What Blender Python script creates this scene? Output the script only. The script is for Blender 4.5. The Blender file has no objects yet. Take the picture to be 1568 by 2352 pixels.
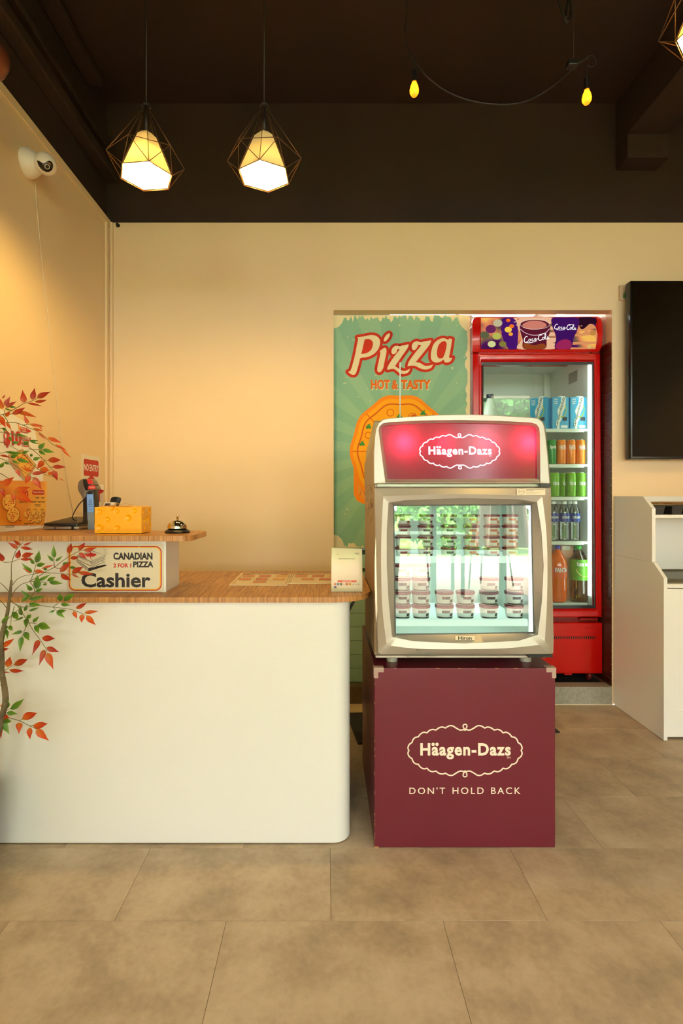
import bpy, bmesh, math, random
from mathutils import Vector, Matrix
from mathutils.geometry import tessellate_polygon
random.seed(7)
sc = bpy.context.scene
C = sc.collection
PI = math.pi
# ------------------------------------------------------------------ camera
F, H, VX, VY = 1203.0, 1.195, 748.0, 1140.0        # focal length in px of the 1568x2352 frame, eye height, vanishing point
cd = bpy.data.cameras.new('camera'); cam = bpy.data.objects.new('camera', cd); C.objects.link(cam)
cam.location = (0, 0, H); cam.rotation_euler = (PI/2, 0, 0)
cd.sensor_fit = 'AUTO'; cd.sensor_width = 36; cd.lens = F/2352*36
cd.shift_x = (784-VX)/2352; cd.shift_y = (VY-1176)/2352
cd.clip_start = .05
sc.camera = cam
# ------------------------------------------------------------------ colour management, world, sun
sc.view_settings.view_transform = 'Standard'; sc.view_settings.look = 'None'
sc.view_settings.exposure = 0.0; sc.view_settings.gamma = 1; sc.view_settings.use_curve_mapping = False
sc.cycles.max_bounces = 10; sc.cycles.diffuse_bounces = 5; sc.cycles.glossy_bounces = 5
sc.cycles.transparent_max_bounces = 16; sc.cycles.caustics_reflective = False; sc.cycles.caustics_refractive = False
sc.cycles.use_denoising = True; sc.cycles.sample_clamp_indirect = 6
w = bpy.data.worlds.new('world'); sc.world = w; w.use_nodes = True
bg = w.node_tree.nodes['Background']; bg.inputs[0].default_value = (1.0, .95, 1.0, 1); bg.inputs[1].default_value = 19.0
def lamp(name, kind, loc, power, col, **kw):
    l = bpy.data.lights.new(name, kind); l.energy = power; l.color = col
    for k, v in kw.items(): setattr(l, k, v)
    o = bpy.data.objects.new(name, l); C.objects.link(o); o.location = loc; return o
sun = lamp('sun', 'SUN', (0, -6, 8), 62.0, (1, .92, .86), angle=math.radians(2)); sun.rotation_euler = (math.radians(-18), math.radians(-32), 0)
SHOP_Y = -1.5                                         # glass shop front behind the camera
portal = lamp('window_portal', 'AREA', (.9, SHOP_Y+.06, 1.35), 1, (1, 1, 1), shape='RECTANGLE', size=4.2, size_y=2.6)
portal.rotation_euler = (PI/2, 0, 0); portal.data.cycles.is_portal = True
WARM = (1, .60, .24)
PEND_W, BACK_W = 15.0, 40.0
lamp('kitchen_tube', 'AREA', (1.2, 3.75, 2.5), 14, (.95, 1, .92), shape='RECTANGLE', size=1.0, size_y=.25)

# ------------------------------------------------------------------ helpers
def lin(c):
    return tuple(((x/255)/12.92 if x/255 <= .04045 else ((x/255+.055)/1.055)**2.4) for x in c)
def P(px, py, Z, dy=0): return Vector(((px-VX)*Z/F, Z+dy, H-(py-VY)*Z/F))
def plane(o, n):
    """px -> point on the plane through o with normal n, off = distance in front of it"""
    o, n = Vector(o), Vector(n).normalized()
    def m(px, py, off=0):
        d = Vector(((px-VX)/F, 1, -(py-VY)/F)); c = Vector((0, 0, H))
        return c + d*((o-c).dot(n)/d.dot(n)) + n*off
    return m
def zplane(Z): return plane((0, Z, 0), (0, -1, 0))
MATS = {}
def mat(name, col, rough=.5, metal=0, spec=.5, emit=None, es=0, bump=0, bscale=60, var=0, vscale=6, coat=0, trans=0, alpha=1, tl=0):
    if name in MATS: return MATS[name]
    m = bpy.data.materials.new(name); m.use_nodes = True; nt = m.node_tree; b = nt.nodes['Principled BSDF']
    c = lin(col)
    b.inputs['Base Color'].default_value = (*c, 1); b.inputs['Roughness'].default_value = rough
    b.inputs['Metallic'].default_value = metal; b.inputs['Specular IOR Level'].default_value = spec
    b.inputs['Coat Weight'].default_value = coat; b.inputs['Transmission Weight'].default_value = trans; b.inputs['Alpha'].default_value = alpha
    if emit: b.inputs['Emission Color'].default_value = (*lin(emit), 1); b.inputs['Emission Strength'].default_value = es
    if var or bump:
        tc = nt.nodes.new('ShaderNodeTexCoord'); n = nt.nodes.new('ShaderNodeTexNoise'); nt.links.new(tc.outputs['Object'], n.inputs['Vector'])
    if var:
        n.inputs['Scale'].default_value = vscale; n.inputs['Detail'].default_value = 6
        r = nt.nodes.new('ShaderNodeValToRGB'); r.color_ramp.elements[0].position = .3; r.color_ramp.elements[1].position = .7
        r.color_ramp.elements[0].color = (*[x*(1-var) for x in c], 1); r.color_ramp.elements[1].color = (*[min(1, x*(1+var)) for x in c], 1)
        nt.links.new(n.outputs['Fac'], r.inputs[0]); nt.links.new(r.outputs[0], b.inputs['Base Color'])
    if bump:
        n2 = nt.nodes.new('ShaderNodeTexNoise'); n2.inputs['Scale'].default_value = bscale; n2.inputs['Detail'].default_value = 4
        nt.links.new(tc.outputs['Object'], n2.inputs['Vector'])
        bp = nt.nodes.new('ShaderNodeBump'); bp.inputs['Strength'].default_value = bump; bp.inputs['Distance'].default_value = .01
        nt.links.new(n2.outputs['Fac'], bp.inputs['Height']); nt.links.new(bp.outputs[0], b.inputs['Normal'])
    MATS[name] = m; return m
def newmat(name):
    m = bpy.data.materials.new(name); m.use_nodes = True; nt = m.node_tree; nt.nodes.clear()
    MATS[name] = m; return m, nt, nt.nodes.new('ShaderNodeOutputMaterial')
def glass(name, refl=.2, tint=(1, 1, 1), rough=0.0):
    m, nt, out = newmat(name)
    t = nt.nodes.new('ShaderNodeBsdfTransparent'); t.inputs[0].default_value = (*tint, 1)
    g = nt.nodes.new('ShaderNodeBsdfGlossy'); g.inputs['Roughness'].default_value = rough
    fr = nt.nodes.new('ShaderNodeFresnel'); fr.inputs[0].default_value = 1.45
    mx = nt.nodes.new('ShaderNodeMath'); mx.operation = 'ADD'; mx.inputs[1].default_value = refl-.04; mx.use_clamp = True
    s = nt.nodes.new('ShaderNodeMixShader'); nt.links.new(fr.outputs[0], mx.inputs[0]); nt.links.new(mx.outputs[0], s.inputs[0])
    nt.links.new(t.outputs[0], s.inputs[1]); nt.links.new(g.outputs[0], s.inputs[2]); nt.links.new(s.outputs[0], out.inputs[0])
    return m
def emitter(name, col, s):
    m, nt, out = newmat(name); e = nt.nodes.new('ShaderNodeEmission'); e.inputs[0].default_value = (*lin(col), 1); e.inputs[1].default_value = s
    nt.links.new(e.outputs[0], out.inputs[0]); return m
def translucent(name, col, tw=.5, gloss=.05, dcol=None):
    m, nt, out = newmat(name)
    t = nt.nodes.new('ShaderNodeBsdfTranslucent'); t.inputs[0].default_value = (*[x for x in col], 1)
    d = nt.nodes.new('ShaderNodeBsdfDiffuse'); d.inputs[0].default_value = (*(dcol or col), 1)
    s = nt.nodes.new('ShaderNodeMixShader'); s.inputs[0].default_value = tw
    nt.links.new(d.outputs[0], s.inputs[1]); nt.links.new(t.outputs[0], s.inputs[2])
    g = nt.nodes.new('ShaderNodeBsdfGlossy'); g.inputs['Roughness'].default_value = .15
    s2 = nt.nodes.new('ShaderNodeMixShader'); s2.inputs[0].default_value = gloss
    nt.links.new(s.outputs[0], s2.inputs[1]); nt.links.new(g.outputs[0], s2.inputs[2]); nt.links.new(s2.outputs[0], out.inputs[0]); return m

def wood(name, c0, c1, sc3=(90, 3, 1.2)):
    m = bpy.data.materials.new(name); m.use_nodes = True; nt = m.node_tree; b = nt.nodes['Principled BSDF']; MATS[name] = m
    tc = nt.nodes.new('ShaderNodeTexCoord'); mp = nt.nodes.new('ShaderNodeMapping'); mp.inputs['Scale'].default_value = sc3
    mp.inputs['Rotation'].default_value = (0, 0, .10)
    nt.links.new(tc.outputs['Object'], mp.inputs[0])
    n = nt.nodes.new('ShaderNodeTexNoise'); n.inputs['Scale'].default_value = 1.6; n.inputs['Detail'].default_value = 5; n.inputs['Distortion'].default_value = .3
    n2 = nt.nodes.new('ShaderNodeTexNoise'); n2.inputs['Scale'].default_value = 5.5; n2.inputs['Detail'].default_value = 3
    nt.links.new(mp.outputs[0], n.inputs[0]); nt.links.new(mp.outputs[0], n2.inputs[0])
    ad = nt.nodes.new('ShaderNodeMath'); ad.operation = 'MULTIPLY_ADD'; ad.inputs[1].default_value = .5
    nt.links.new(n2.outputs['Fac'], ad.inputs[0])
    mu = nt.nodes.new('ShaderNodeMath'); mu.operation = 'MULTIPLY'; mu.inputs[1].default_value = .5
    nt.links.new(n.outputs['Fac'], mu.inputs[0]); nt.links.new(mu.outputs[0], ad.inputs[2])
    r = nt.nodes.new('ShaderNodeValToRGB'); r.color_ramp.elements[0].position = .38; r.color_ramp.elements[1].position = .60
    r.color_ramp.elements[0].color = (*lin(c0), 1); r.color_ramp.elements[1].color = (*lin(c1), 1)
    nt.links.new(ad.outputs[0], r.inputs[0]); nt.links.new(r.outputs[0], b.inputs['Base Color'])
    b.inputs['Roughness'].default_value = .42
    bp = nt.nodes.new('ShaderNodeBump'); bp.inputs['Strength'].default_value = .15; bp.inputs['Distance'].default_value = .003
    nt.links.new(ad.outputs[0], bp.inputs['Height']); nt.links.new(bp.outputs[0], b.inputs['Normal']); return m

# ---- bmesh shapes (world coordinates)
def BM(): return bmesh.new()
def box(bm, x0, x1, y0, y1, z0, z1, bev=0, seg=2):
    b2 = bmesh.new(); bmesh.ops.create_cube(b2, size=1)
    for v in b2.verts: v.co = Vector(((x0+x1)/2+v.co.x*(x1-x0), (y0+y1)/2+v.co.y*(y1-y0), (z0+z1)/2+v.co.z*(z1-z0)))
    if bev: bmesh.ops.bevel(b2, geom=b2.edges[:]+b2.verts[:], offset=bev, segments=seg, profile=.5, affect='EDGES')
    merge(bm, b2); return bm
def merge(bm, b2, M=None):
    if M is not None: b2.transform(M)
    me = bpy.data.meshes.new('t'); b2.to_mesh(me); b2.free(); bm.from_mesh(me); bpy.data.meshes.remove(me)
def obox(bm, c, u, v, n, bev=0):
    """box centred at c with full edge vectors u, v, n"""
    b2 = bmesh.new(); bmesh.ops.create_cube(b2, size=1)
    for q in b2.verts: q.co = Vector(c)+Vector(u)*q.co.x+Vector(v)*q.co.y+Vector(n)*q.co.z
    if bev: bmesh.ops.bevel(b2, geom=b2.edges[:], offset=bev, segments=2, profile=.5, affect='EDGES')
    merge(bm, b2); return bm
def tube(bm, pts, r, n=8, cap=True):
    pts = [Vector(p) for p in pts]; rings = []; up = None
    for i, p in enumerate(pts):
        t = ((pts[min(i+1, len(pts)-1)]-p).normalized()+(p-pts[max(i-1, 0)]).normalized())
        t = t.normalized() if t.length > 1e-6 else Vector((0, 0, 1))
        if up is None: up = Vector((0, 0, 1)) if abs(t.z) < .9 else Vector((1, 0, 0))
        a = t.cross(up).normalized(); b = a.cross(t).normalized(); up = b
        rr = r[i] if isinstance(r, (list, tuple)) else r
        rings.append([bm.verts.new(p+a*math.cos(2*PI*k/n)*rr+b*math.sin(2*PI*k/n)*rr) for k in range(n)])
    for A, B in zip(rings, rings[1:]):
        for k in range(n):
            f = bm.faces.new((A[k], A[(k+1) % n], B[(k+1) % n], B[k])); f.smooth = True
    if cap: bm.faces.new(rings[0]); bm.faces.new(rings[-1][::-1])
    return bm
def lathe(bm, prof, c, n=32, ax=(0, 0, 1)):
    """prof: list of (r, h) along axis ax from c"""
    c = Vector(c); ax = Vector(ax).normalized(); u = ax.orthogonal().normalized(); v = ax.cross(u); rings = []
    if abs(ax.z) > .99: u, v = Vector((1, 0, 0)), Vector((0, 1, 0))
    for r, h in prof:
        if r < 1e-6: rings.append([bm.verts.new(c+ax*h)])
        else: rings.append([bm.verts.new(c+ax*h+(u*math.cos(2*PI*k/n)+v*math.sin(2*PI*k/n))*r) for k in range(n)])
    for A, B in zip(rings, rings[1:]):
        for k in range(n):
            a, b = A[k % len(A)], A[(k+1) % len(A)]; c2, d = B[(k+1) % len(B)], B[k % len(B)]
            vs = []
            for q in (a, b, c2, d):
                if q not in vs: vs.append(q)
            if len(vs) > 2:
                f = bm.faces.new(vs); f.smooth = True
    return bm
def prism(bm, pts, d, bev=0):
    """closed 3-D polygon extruded by vector d"""
    b2 = bmesh.new(); vs = [b2.verts.new(Vector(p)) for p in pts]; f = b2.faces.new(vs)
    r = bmesh.ops.extrude_face_region(b2, geom=[f]); bmesh.ops.translate(b2, vec=Vector(d), verts=[e for e in r['geom'] if isinstance(e, bmesh.types.BMVert)])
    if bev: bmesh.ops.bevel(b2, geom=b2.edges[:], offset=bev, segments=2, profile=.5, affect='EDGES')
    merge(bm, b2); return bm
def rrect(x0, y0, x1, y1, r, n=6):
    o = []
    for cx, cy, a in ((x1-r, y1-r, 0), (x0+r, y1-r, 90), (x0+r, y0+r, 180), (x1-r, y0+r, 270)):
        for k in range(n+1):
            t = math.radians(a+90*k/n); o.append((cx+r*math.cos(t), cy+r*math.sin(t)))
    return o
def sphere(bm, c, r, seg=20, ring=14, sc3=(1, 1, 1)):
    b2 = bmesh.new(); bmesh.ops.create_uvsphere(b2, u_segments=seg, v_segments=ring, radius=r)
    for f in b2.faces: f.smooth = True
    b2.transform(Matrix.Translation(Vector(c)) @ Matrix.Diagonal((*sc3, 1))); merge(bm, b2); return bm
# ---- 2-D print shapes
def cat(pts, n=6, closed=True):
    """Catmull-Rom through pts; a repeated point (or 3rd item 1) makes a corner"""
    q = []
    for p in pts: q += [p[:2]]*(3 if len(p) > 2 and p[2] else 1)
    N = len(q); out = []
    rng = range(N if closed else N-1)
    for i in rng:
        g = (lambda k: q[k % N]) if closed else (lambda k: q[max(0, min(N-1, k))])
        p0, p1, p2, p3 = g(i-1), g(i), g(i+1), g(i+2)
        if p1 == p2: continue
        for k in range(n):
            t = k/n
            out.append(tuple(.5*(2*p1[d]+(p2[d]-p0[d])*t+(2*p0[d]-5*p1[d]+4*p2[d]-p3[d])*t*t+(3*p1[d]-p0[d]-3*p2[d]+p3[d])*t**3) for d in (0, 1)))
    if not closed: out.append(q[-1])
    o2 = [out[0]]
    for p in out[1:]:
        if abs(p[0]-o2[-1][0])+abs(p[1]-o2[-1][1]) > 1e-7: o2.append(p)
    return o2
class Art:
    """flat print laid on a surface: 2-D shapes mapped by m(x, y, off)"""
    def __init__(s, m, off=.0006): s.m, s.off, s.v, s.f = m, off, [], []
    def add(s, pts, tris):
        b = len(s.v); s.v += [s.m(p[0], p[1], s.off) for p in pts]; s.f += [tuple(b+i for i in t) for t in tris]; return s
    def poly(s, pts): 
        pts = [tuple(p[:2]) for p in pts]
        return s.add(pts, tessellate_polygon([[Vector((p[0], p[1], 0)) for p in pts]]))
    def rect(s, x0, y0, x1, y1): return s.add([(x0, y0), (x1, y0), (x1, y1), (x0, y1)], [(0, 1, 2), (0, 2, 3)])
    def disc(s, cx, cy, rx, ry=None, n=20, rot=0):
        ry = ry or rx; c, d = math.cos(rot), math.sin(rot)
        return s.poly([(cx+rx*math.cos(2*PI*k/n)*c-ry*math.sin(2*PI*k/n)*d, cy+rx*math.cos(2*PI*k/n)*d+ry*math.sin(2*PI*k/n)*c) for k in range(n)])
    def line(s, pts, w, closed=False):
        P2 = [tuple(p[:2]) for p in pts]; N = len(P2); L, R = [], []
        for i in range(N):
            a = P2[(i-1) % N] if closed or i else P2[i]; b = P2[(i+1) % N] if closed or i < N-1 else P2[i]
            dx, dy = b[0]-a[0], b[1]-a[1]; l = math.hypot(dx, dy) or 1; nx, ny = -dy/l*w/2, dx/l*w/2
            L.append((P2[i][0]+nx, P2[i][1]+ny)); R.append((P2[i][0]-nx, P2[i][1]-ny))
        t = []
        for i in range(N if closed else N-1):
            j = (i+1) % N; t += [(i, j, N+j), (i, N+j, N+i)]
        return s.add(L+R, t)
    def ring(s, cx, cy, rx, ry, w, n=28): return s.line([(cx+rx*math.cos(2*PI*k/n), cy+ry*math.sin(2*PI*k/n)) for k in range(n)], w, True)
    def text(s, t, x0, y0, x1, y1, bold=0, rot=0, space=1.0, shear=0):
        """text fitted to the box x0..x1, y0 (top)..y1 (bottom) in the art's own 2-D coordinates"""
        cu = bpy.data.curves.new('t', 'FONT'); cu.body = t; cu.size = 1; cu.offset = bold; cu.space_character = space; cu.resolution_u = 3; cu.shear = shear
        o = bpy.data.objects.new('t', cu); me = bpy.data.meshes.new_from_object(o)
        xs = [v.co.x for v in me.vertices]; ys = [v.co.y for v in me.vertices]
        if not xs: return s
        ax, bx, ay, by = min(xs), max(xs), min(ys), max(ys)
        pts = []
        for v in me.vertices:
            u, q = (v.co.x-ax)/(bx-ax), (v.co.y-ay)/(by-ay)
            x, y = x0+(x1-x0)*u, y1+(y0-y1)*q
            if rot:
                cx, cy = (x0+x1)/2, (y0+y1)/2; c, d = math.cos(rot), math.sin(rot)
                x, y = cx+(x-cx)*c-(y-cy)*d, cy+(x-cx)*d+(y-cy)*c
            pts.append((x, y))
        s.add(pts, [tuple(p.vertices) for p in me.polygons]); bpy.data.objects.remove(o); bpy.data.curves.remove(cu); bpy.data.meshes.remove(me); return s
    def put(s, name, m, parent, label=None):
        me = bpy.data.meshes.new(name); base = ploc(parent); me.from_pydata([tuple(v-base) for v in s.v], [], s.f); me.materials.append(m)
        o = bpy.data.objects.new(name, me); C.objects.link(o); o.parent = parent
        if label: o['label'] = label
        return o
def ploc(o):
    v = Vector((0, 0, 0))
    while o is not None: v += o.location; o = o.parent
    return v
# ---- objects
def obj(name, bm, m, parent=None, label=None, smooth=None, kind=None, loc=None):
    base = Vector(loc) if loc is not None else ploc(parent) if parent else Vector((0, 0, 0))
    bmesh.ops.recalc_face_normals(bm, faces=bm.faces[:])
    for v in bm.verts: v.co -= base
    me = bpy.data.meshes.new(name); bm.to_mesh(me); bm.free()
    if isinstance(m, (list, tuple)):
        for x in m: me.materials.append(x)
    else: me.materials.append(m)
    o = bpy.data.objects.new(name, me); C.objects.link(o)
    if parent: o.parent = parent
    if loc is not None and not parent: o.location = loc
    if label: o['label'] = label
    if kind: o['kind'] = kind
    if smooth is not None:
        for p in me.polygons: p.use_smooth = True
        try: me.set_sharp_from_angle(angle=math.radians(smooth))
        except Exception: pass
    return o
def thing(name, label, cat_, loc, group=None):
    o = bpy.data.objects.new(name, None); C.objects.link(o); o.location = loc; o.empty_display_size = .05
    o['label'] = label; o['category'] = cat_
    if group: o['group'] = group
    return o
def tag(o, label, cat_, group=None):
    o['label'] = label; o['category'] = cat_
    if group: o['group'] = group
    return o
def struct(name, bm, m): return obj(name, bm, m, kind='structure')
def dup(root, loc, label, rotz=None, group=None):
    r = root.copy(); C.objects.link(r); r.location = loc; r['label'] = label
    if rotz is not None: r.rotation_euler = (0, 0, rotz)
    if group: r['group'] = group
    for ch in list(root.children):
        c = ch.copy(); C.objects.link(c); c.parent = r
        for g in list(ch.children):
            d = g.copy(); C.objects.link(d); d.parent = c
    return r
def loft(bm, loops, center, N=144, close=None):
    """bridge outlines (2-D px, mapping to 3-D) resampled radially about center; loops: [(pts, fn)]"""
    angs = [2*PI*k/N for k in range(N)]
    for pts, fn in loops:
        if len(pts) < 30:
            for p in pts: angs.append(math.atan2(p[1]-center[1], p[0]-center[0]) % (2*PI))
    angs = sorted(angs); a2 = [angs[0]]
    for a in angs[1:]:
        if a-a2[-1] > .004: a2.append(a)
    rings = []
    for pts, fn in loops:
        ring = []
        for a in a2:
            dx, dy = math.cos(a), math.sin(a); best = None
            for i in range(len(pts)):
                x1, y1 = pts[i][0]-center[0], pts[i][1]-center[1]; x2, y2 = pts[(i+1) % len(pts)][0]-center[0], pts[(i+1) % len(pts)][1]-center[1]
                ex, ey = x2-x1, y2-y1; den = dx*ey-dy*ex
                if abs(den) < 1e-9: continue
                t = (x1*ey-y1*ex)/den; u = (x1*dy-y1*dx)/den
                if t > 0 and -1e-6 <= u <= 1+1e-6 and (best is None or t > best): best = t
            ring.append(bm.verts.new(fn(center[0]+dx*best, center[1]+dy*best)))
        rings.append(ring)
    n = len(a2)
    for A, B in zip(rings, rings[1:]):
        for k in range(n): bm.faces.new((A[k], A[(k+1) % n], B[(k+1) % n], B[k]))
    if close == 'last': bm.faces.new(rings[-1])
    if close == 'both': bm.faces.new(rings[-1]); bm.faces.new(rings[0][::-1])
    return bm

# ------------------------------------------------------------------ materials
M_wall = mat('wall_paint', (232, 206, 164), .62, bump=.05, bscale=25, var=.015, vscale=2)
M_black = mat('black_ceiling_paint', (36, 18, 4), .8, bump=.25, bscale=5, var=.25, vscale=2.5)
M_dark = mat('dark_metal', (22, 17, 13), .5)
M_white = mat('white_laminate', (232, 232, 226), .28, spec=.5)
M_cab = mat('white_cabinet', (238, 236, 228), .35)
M_wood = wood('oak_laminate', (140, 88, 40), (205, 150, 88))
M_maroon = mat('maroon_board', (104, 26, 42), .33, var=.05, vscale=3)
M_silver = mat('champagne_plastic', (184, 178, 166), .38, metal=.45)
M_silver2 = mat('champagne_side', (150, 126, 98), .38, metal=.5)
M_red = mat('red_enamel', (196, 12, 8), .22, coat=.3)
M_chrome = mat('chrome', (230, 225, 215), .12, metal=1)
M_blackp = mat('black_plastic', (18, 17, 17), .4)
M_rubber = mat('black_rubber', (24, 24, 24), .7, bump=.3, bscale=120)
M_paper = mat('paper_white', (236, 228, 206), .5)
M_cream = mat('cream_print', (236, 222, 178), .7)
M_ivory = mat('ivory_print', (240, 226, 204), .5)
M_ink = mat('black_ink', (22, 16, 12), .5)
M_redink = mat('red_ink', (188, 20, 14), .5)
M_yelink = mat('yellow_ink', (236, 176, 20), .5)
M_liner = mat('fridge_liner', (218, 222, 214), .4)
M_shelf = mat('white_wire', (232, 240, 226), .4)
M_led = emitter('led_white', (235, 255, 240), 3.0)
M_glassF = glass('fridge_glass', .06, (.93, .98, .95))
M_glassZ = glass('freezer_glass', .14, (.95, 1, .98))
M_glassW = glass('shop_glass', .05, (.97, .99, .98))
M_acry = glass('clear_acrylic', .045, (.97, .96, .93), .1)

# ------------------------------------------------------------------ structure
XL, XR, ZB, CH = -1.239, 3.1, 3.01, 3.454            # left wall, right wall, back wall distance, ceiling height
WT = 2.768                                            # top of the pale walls
OX0, OX1, OT = .045, 1.644, 2.265                     # opening in the back wall
# floor
m, nt, out = newmat('vinyl_stone_tile'); b = nt.nodes.new('ShaderNodeBsdfPrincipled'); nt.links.new(b.outputs[0], out.inputs[0])
tc = nt.nodes.new('ShaderNodeTexCoord'); oi = nt.nodes.new('ShaderNodeObjectInfo')
vm = nt.nodes.new('ShaderNodeVectorMath'); vm.operation = 'MULTIPLY_ADD'; vm.inputs[1].default_value = (7, 7, 7)
nt.links.new(oi.outputs['Location'], vm.inputs[0]); nt.links.new(tc.outputs['Object'], vm.inputs[2])
n1 = nt.nodes.new('ShaderNodeTexNoise'); n1.inputs['Scale'].default_value = 5.5; n1.inputs['Detail'].default_value = 8; n1.inputs['Roughness'].default_value = .62
n2 = nt.nodes.new('ShaderNodeTexNoise'); n2.inputs['Scale'].default_value = 55; n2.inputs['Detail'].default_value = 5
nt.links.new(vm.outputs[0], n1.inputs[0]); nt.links.new(vm.outputs[0], n2.inputs[0])
mx = nt.nodes.new('ShaderNodeMath'); mx.operation = 'MULTIPLY_ADD'; mx.inputs[1].default_value = .22; nt.links.new(n2.outputs['Fac'], mx.inputs[0]); nt.links.new(n1.outputs['Fac'], mx.inputs[2])
rd = nt.nodes.new('ShaderNodeMath'); rd.operation = 'MULTIPLY_ADD'; rd.inputs[1].default_value = .05; nt.links.new(oi.outputs['Random'], rd.inputs[0]); nt.links.new(mx.outputs[0], rd.inputs[2])
r = nt.nodes.new('ShaderNodeValToRGB'); e = r.color_ramp.elements
e[0].position = .36; e[0].color = (*lin((138, 124, 103)), 1); e[1].position = .92; e[1].color = (*lin((200, 184, 157)), 1)
x = r.color_ramp.elements.new(.62); x.color = (*lin((173, 155, 128)), 1)
nt.links.new(rd.outputs[0], r.inputs[0]); nt.links.new(r.outputs[0], b.inputs['Base Color']); b.inputs['Roughness'].default_value = .5
bp = nt.nodes.new('ShaderNodeBump'); bp.inputs['Strength'].default_value = .08; bp.inputs['Distance'].default_value = .004; nt.links.new(n2.outputs['Fac'], bp.inputs['Height']); nt.links.new(bp.outputs[0], b.inputs['Normal'])
M_tile = m
floor = struct('floor', box(BM(), XL-.05, XR+.1, SHOP_Y-.1, ZB, -.06, -.003), mat('floor_joint', (92, 76, 56), .8))
TW, TD = .6096, .3052
tbm = BM(); box(tbm, .0005, TW-.0005, .0005, TD-.0005, -.003, 0, .0004, 1)
tmesh = None
row = -10
while 1:
    y0 = 1.4745+row*TD
    if y0 > ZB-.02: break
    x = .0147-3*TW + (0 if row % 2 == 0 else .315)
    while x < XR:
        xa, xb = max(x, XL), min(x+TW, XR); ya, yb = max(y0, SHOP_Y), min(y0+TD, ZB)
        if xb-xa > .03 and yb-ya > .02:
            full = abs(xb-xa-TW) < 1e-6 and abs(yb-ya-TD) < 1e-6
            if full and tmesh:
                t = bpy.data.objects.new('tile', tmesh); C.objects.link(t)
            else:
                b2 = BM(); box(b2, .0005, xb-xa-.0005, .0005, yb-ya-.0005, -.003, 0, .0004, 1)
                t = obj('tile', b2, M_tile)
                if full: tmesh = t.data
            t.location = (xa, ya, 0); t.parent = floor
        x += TW
    row += 1
# back wall with the opening, pale below, black above
bm = BM(); D = .07
box(bm, XL-.1, OX0, ZB, ZB+D, 0, WT); box(bm, OX1, XR, ZB, ZB+D, 0, WT); box(bm, OX0, OX1, ZB, ZB+D, OT, WT)
struct('wall_back', bm, M_wall)
struct('wall_back', box(BM(), XL-.1, XR, ZB+.002, ZB+.1, WT, CH+.1), M_black)
struct('wall_left', box(BM(), XL-.02, XL, SHOP_Y, ZB, 0, WT), M_wall)
struct('wall_left', box(BM(), XL-.12, XL-.022, SHOP_Y, ZB+.05, 0, CH+.1), M_black)
struct('wall_right', box(BM(), XR, XR+.1, SHOP_Y, ZB, 0, CH), M_wall)
struct('ceiling', box(BM(), XL-.1, XR+.1, SHOP_Y-.1, ZB+.1, CH, CH+.1), M_black)
bm = BM(); box(bm, XL-.1, XR+.1, SHOP_Y-.12, SHOP_Y, 2.75, CH); box(bm, XL-.1, XL+.02, SHOP_Y-.12, SHOP_Y, 0, 2.75)
struct('wall_front', bm, M_black)
# trims on the left wall
struct('trim_1', box(BM(), XL, XL+.008, SHOP_Y, ZB, WT-.035, WT+.004, .002), M_wall)
bm = BM(); box(bm, XL, XL+.012, ZB-.075, ZB-.045, 0, WT-.03, .003); box(bm, XL, XL+.02, ZB-.018, ZB, 0, WT-.005, .002); struct('trim_2', bm, M_wall)
# black ducts and beams
for i, (x0, x1, z0, z1, lab) in enumerate(((XL-.02, XL+.05, 2.99, 3.05, 'lower slim black duct running along the top of the left wall'),
                            (XL-.02, XL+.035, 3.12, 3.15, 'middle slim black duct along the top of the left wall'),
                            (XL-.02, XL+.06, 3.36, 3.40, 'upper black duct tucked under the dark ceiling at the left wall'))):
    tag(obj('ceiling_duct', box(BM(), x0, x1, SHOP_Y, ZB-.12*i, z0, z1, .006), M_black), lab, 'duct')
beam = struct('trim_3', box(BM(), 1.664, 1.90, SHOP_Y, ZB, 3.20, CH, .004), M_black)
tag(obj('beam_end_box', box(BM(), 1.664, 1.895, ZB-.12, ZB, 3.066, 3.199, .004), M_black), 'black rectangular box on the dark back wall under the ceiling beam', 'box')  # small dark box where the beam meets the back wall
tag(obj('wall_screw', lathe(BM(), [(0, .02), (.006, .02), (.009, .012), (.012, 0)], P(271, 518, ZB), 12, (0, -1, 0)), M_ink), 'small black fixing on the back wall near its upper left corner', 'fixing')
# kerb under the opening
bm = BM(); box(bm, OX0-.4, .62, ZB-.004, ZB+D+.005, 0, .101, .003); k = struct('trim_4', bm, mat('shaded_brown_kerb_tile', (96, 74, 44), .5, var=.2, vscale=30))  # left piece is browner, with the counter's shade mixed into its colour
bm = BM(); box(bm, .622, OX1, ZB-.004, ZB+D+.005, 0, .101, .003); struct('trim_4', bm, mat('grey_granite_tile', (150, 146, 130), .5, var=.16, vscale=70))
struct('trim_6', box(BM(), .62, OX1, ZB-.012, ZB-.005, 0, .003), mat('white_grout', (226, 216, 190), .5))
struct('trim_5', box(BM(), -.2, .62, ZB-.11, ZB-.006, 0, .004, .001), mat('beige_threshold', (214, 192, 146), .5))
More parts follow.
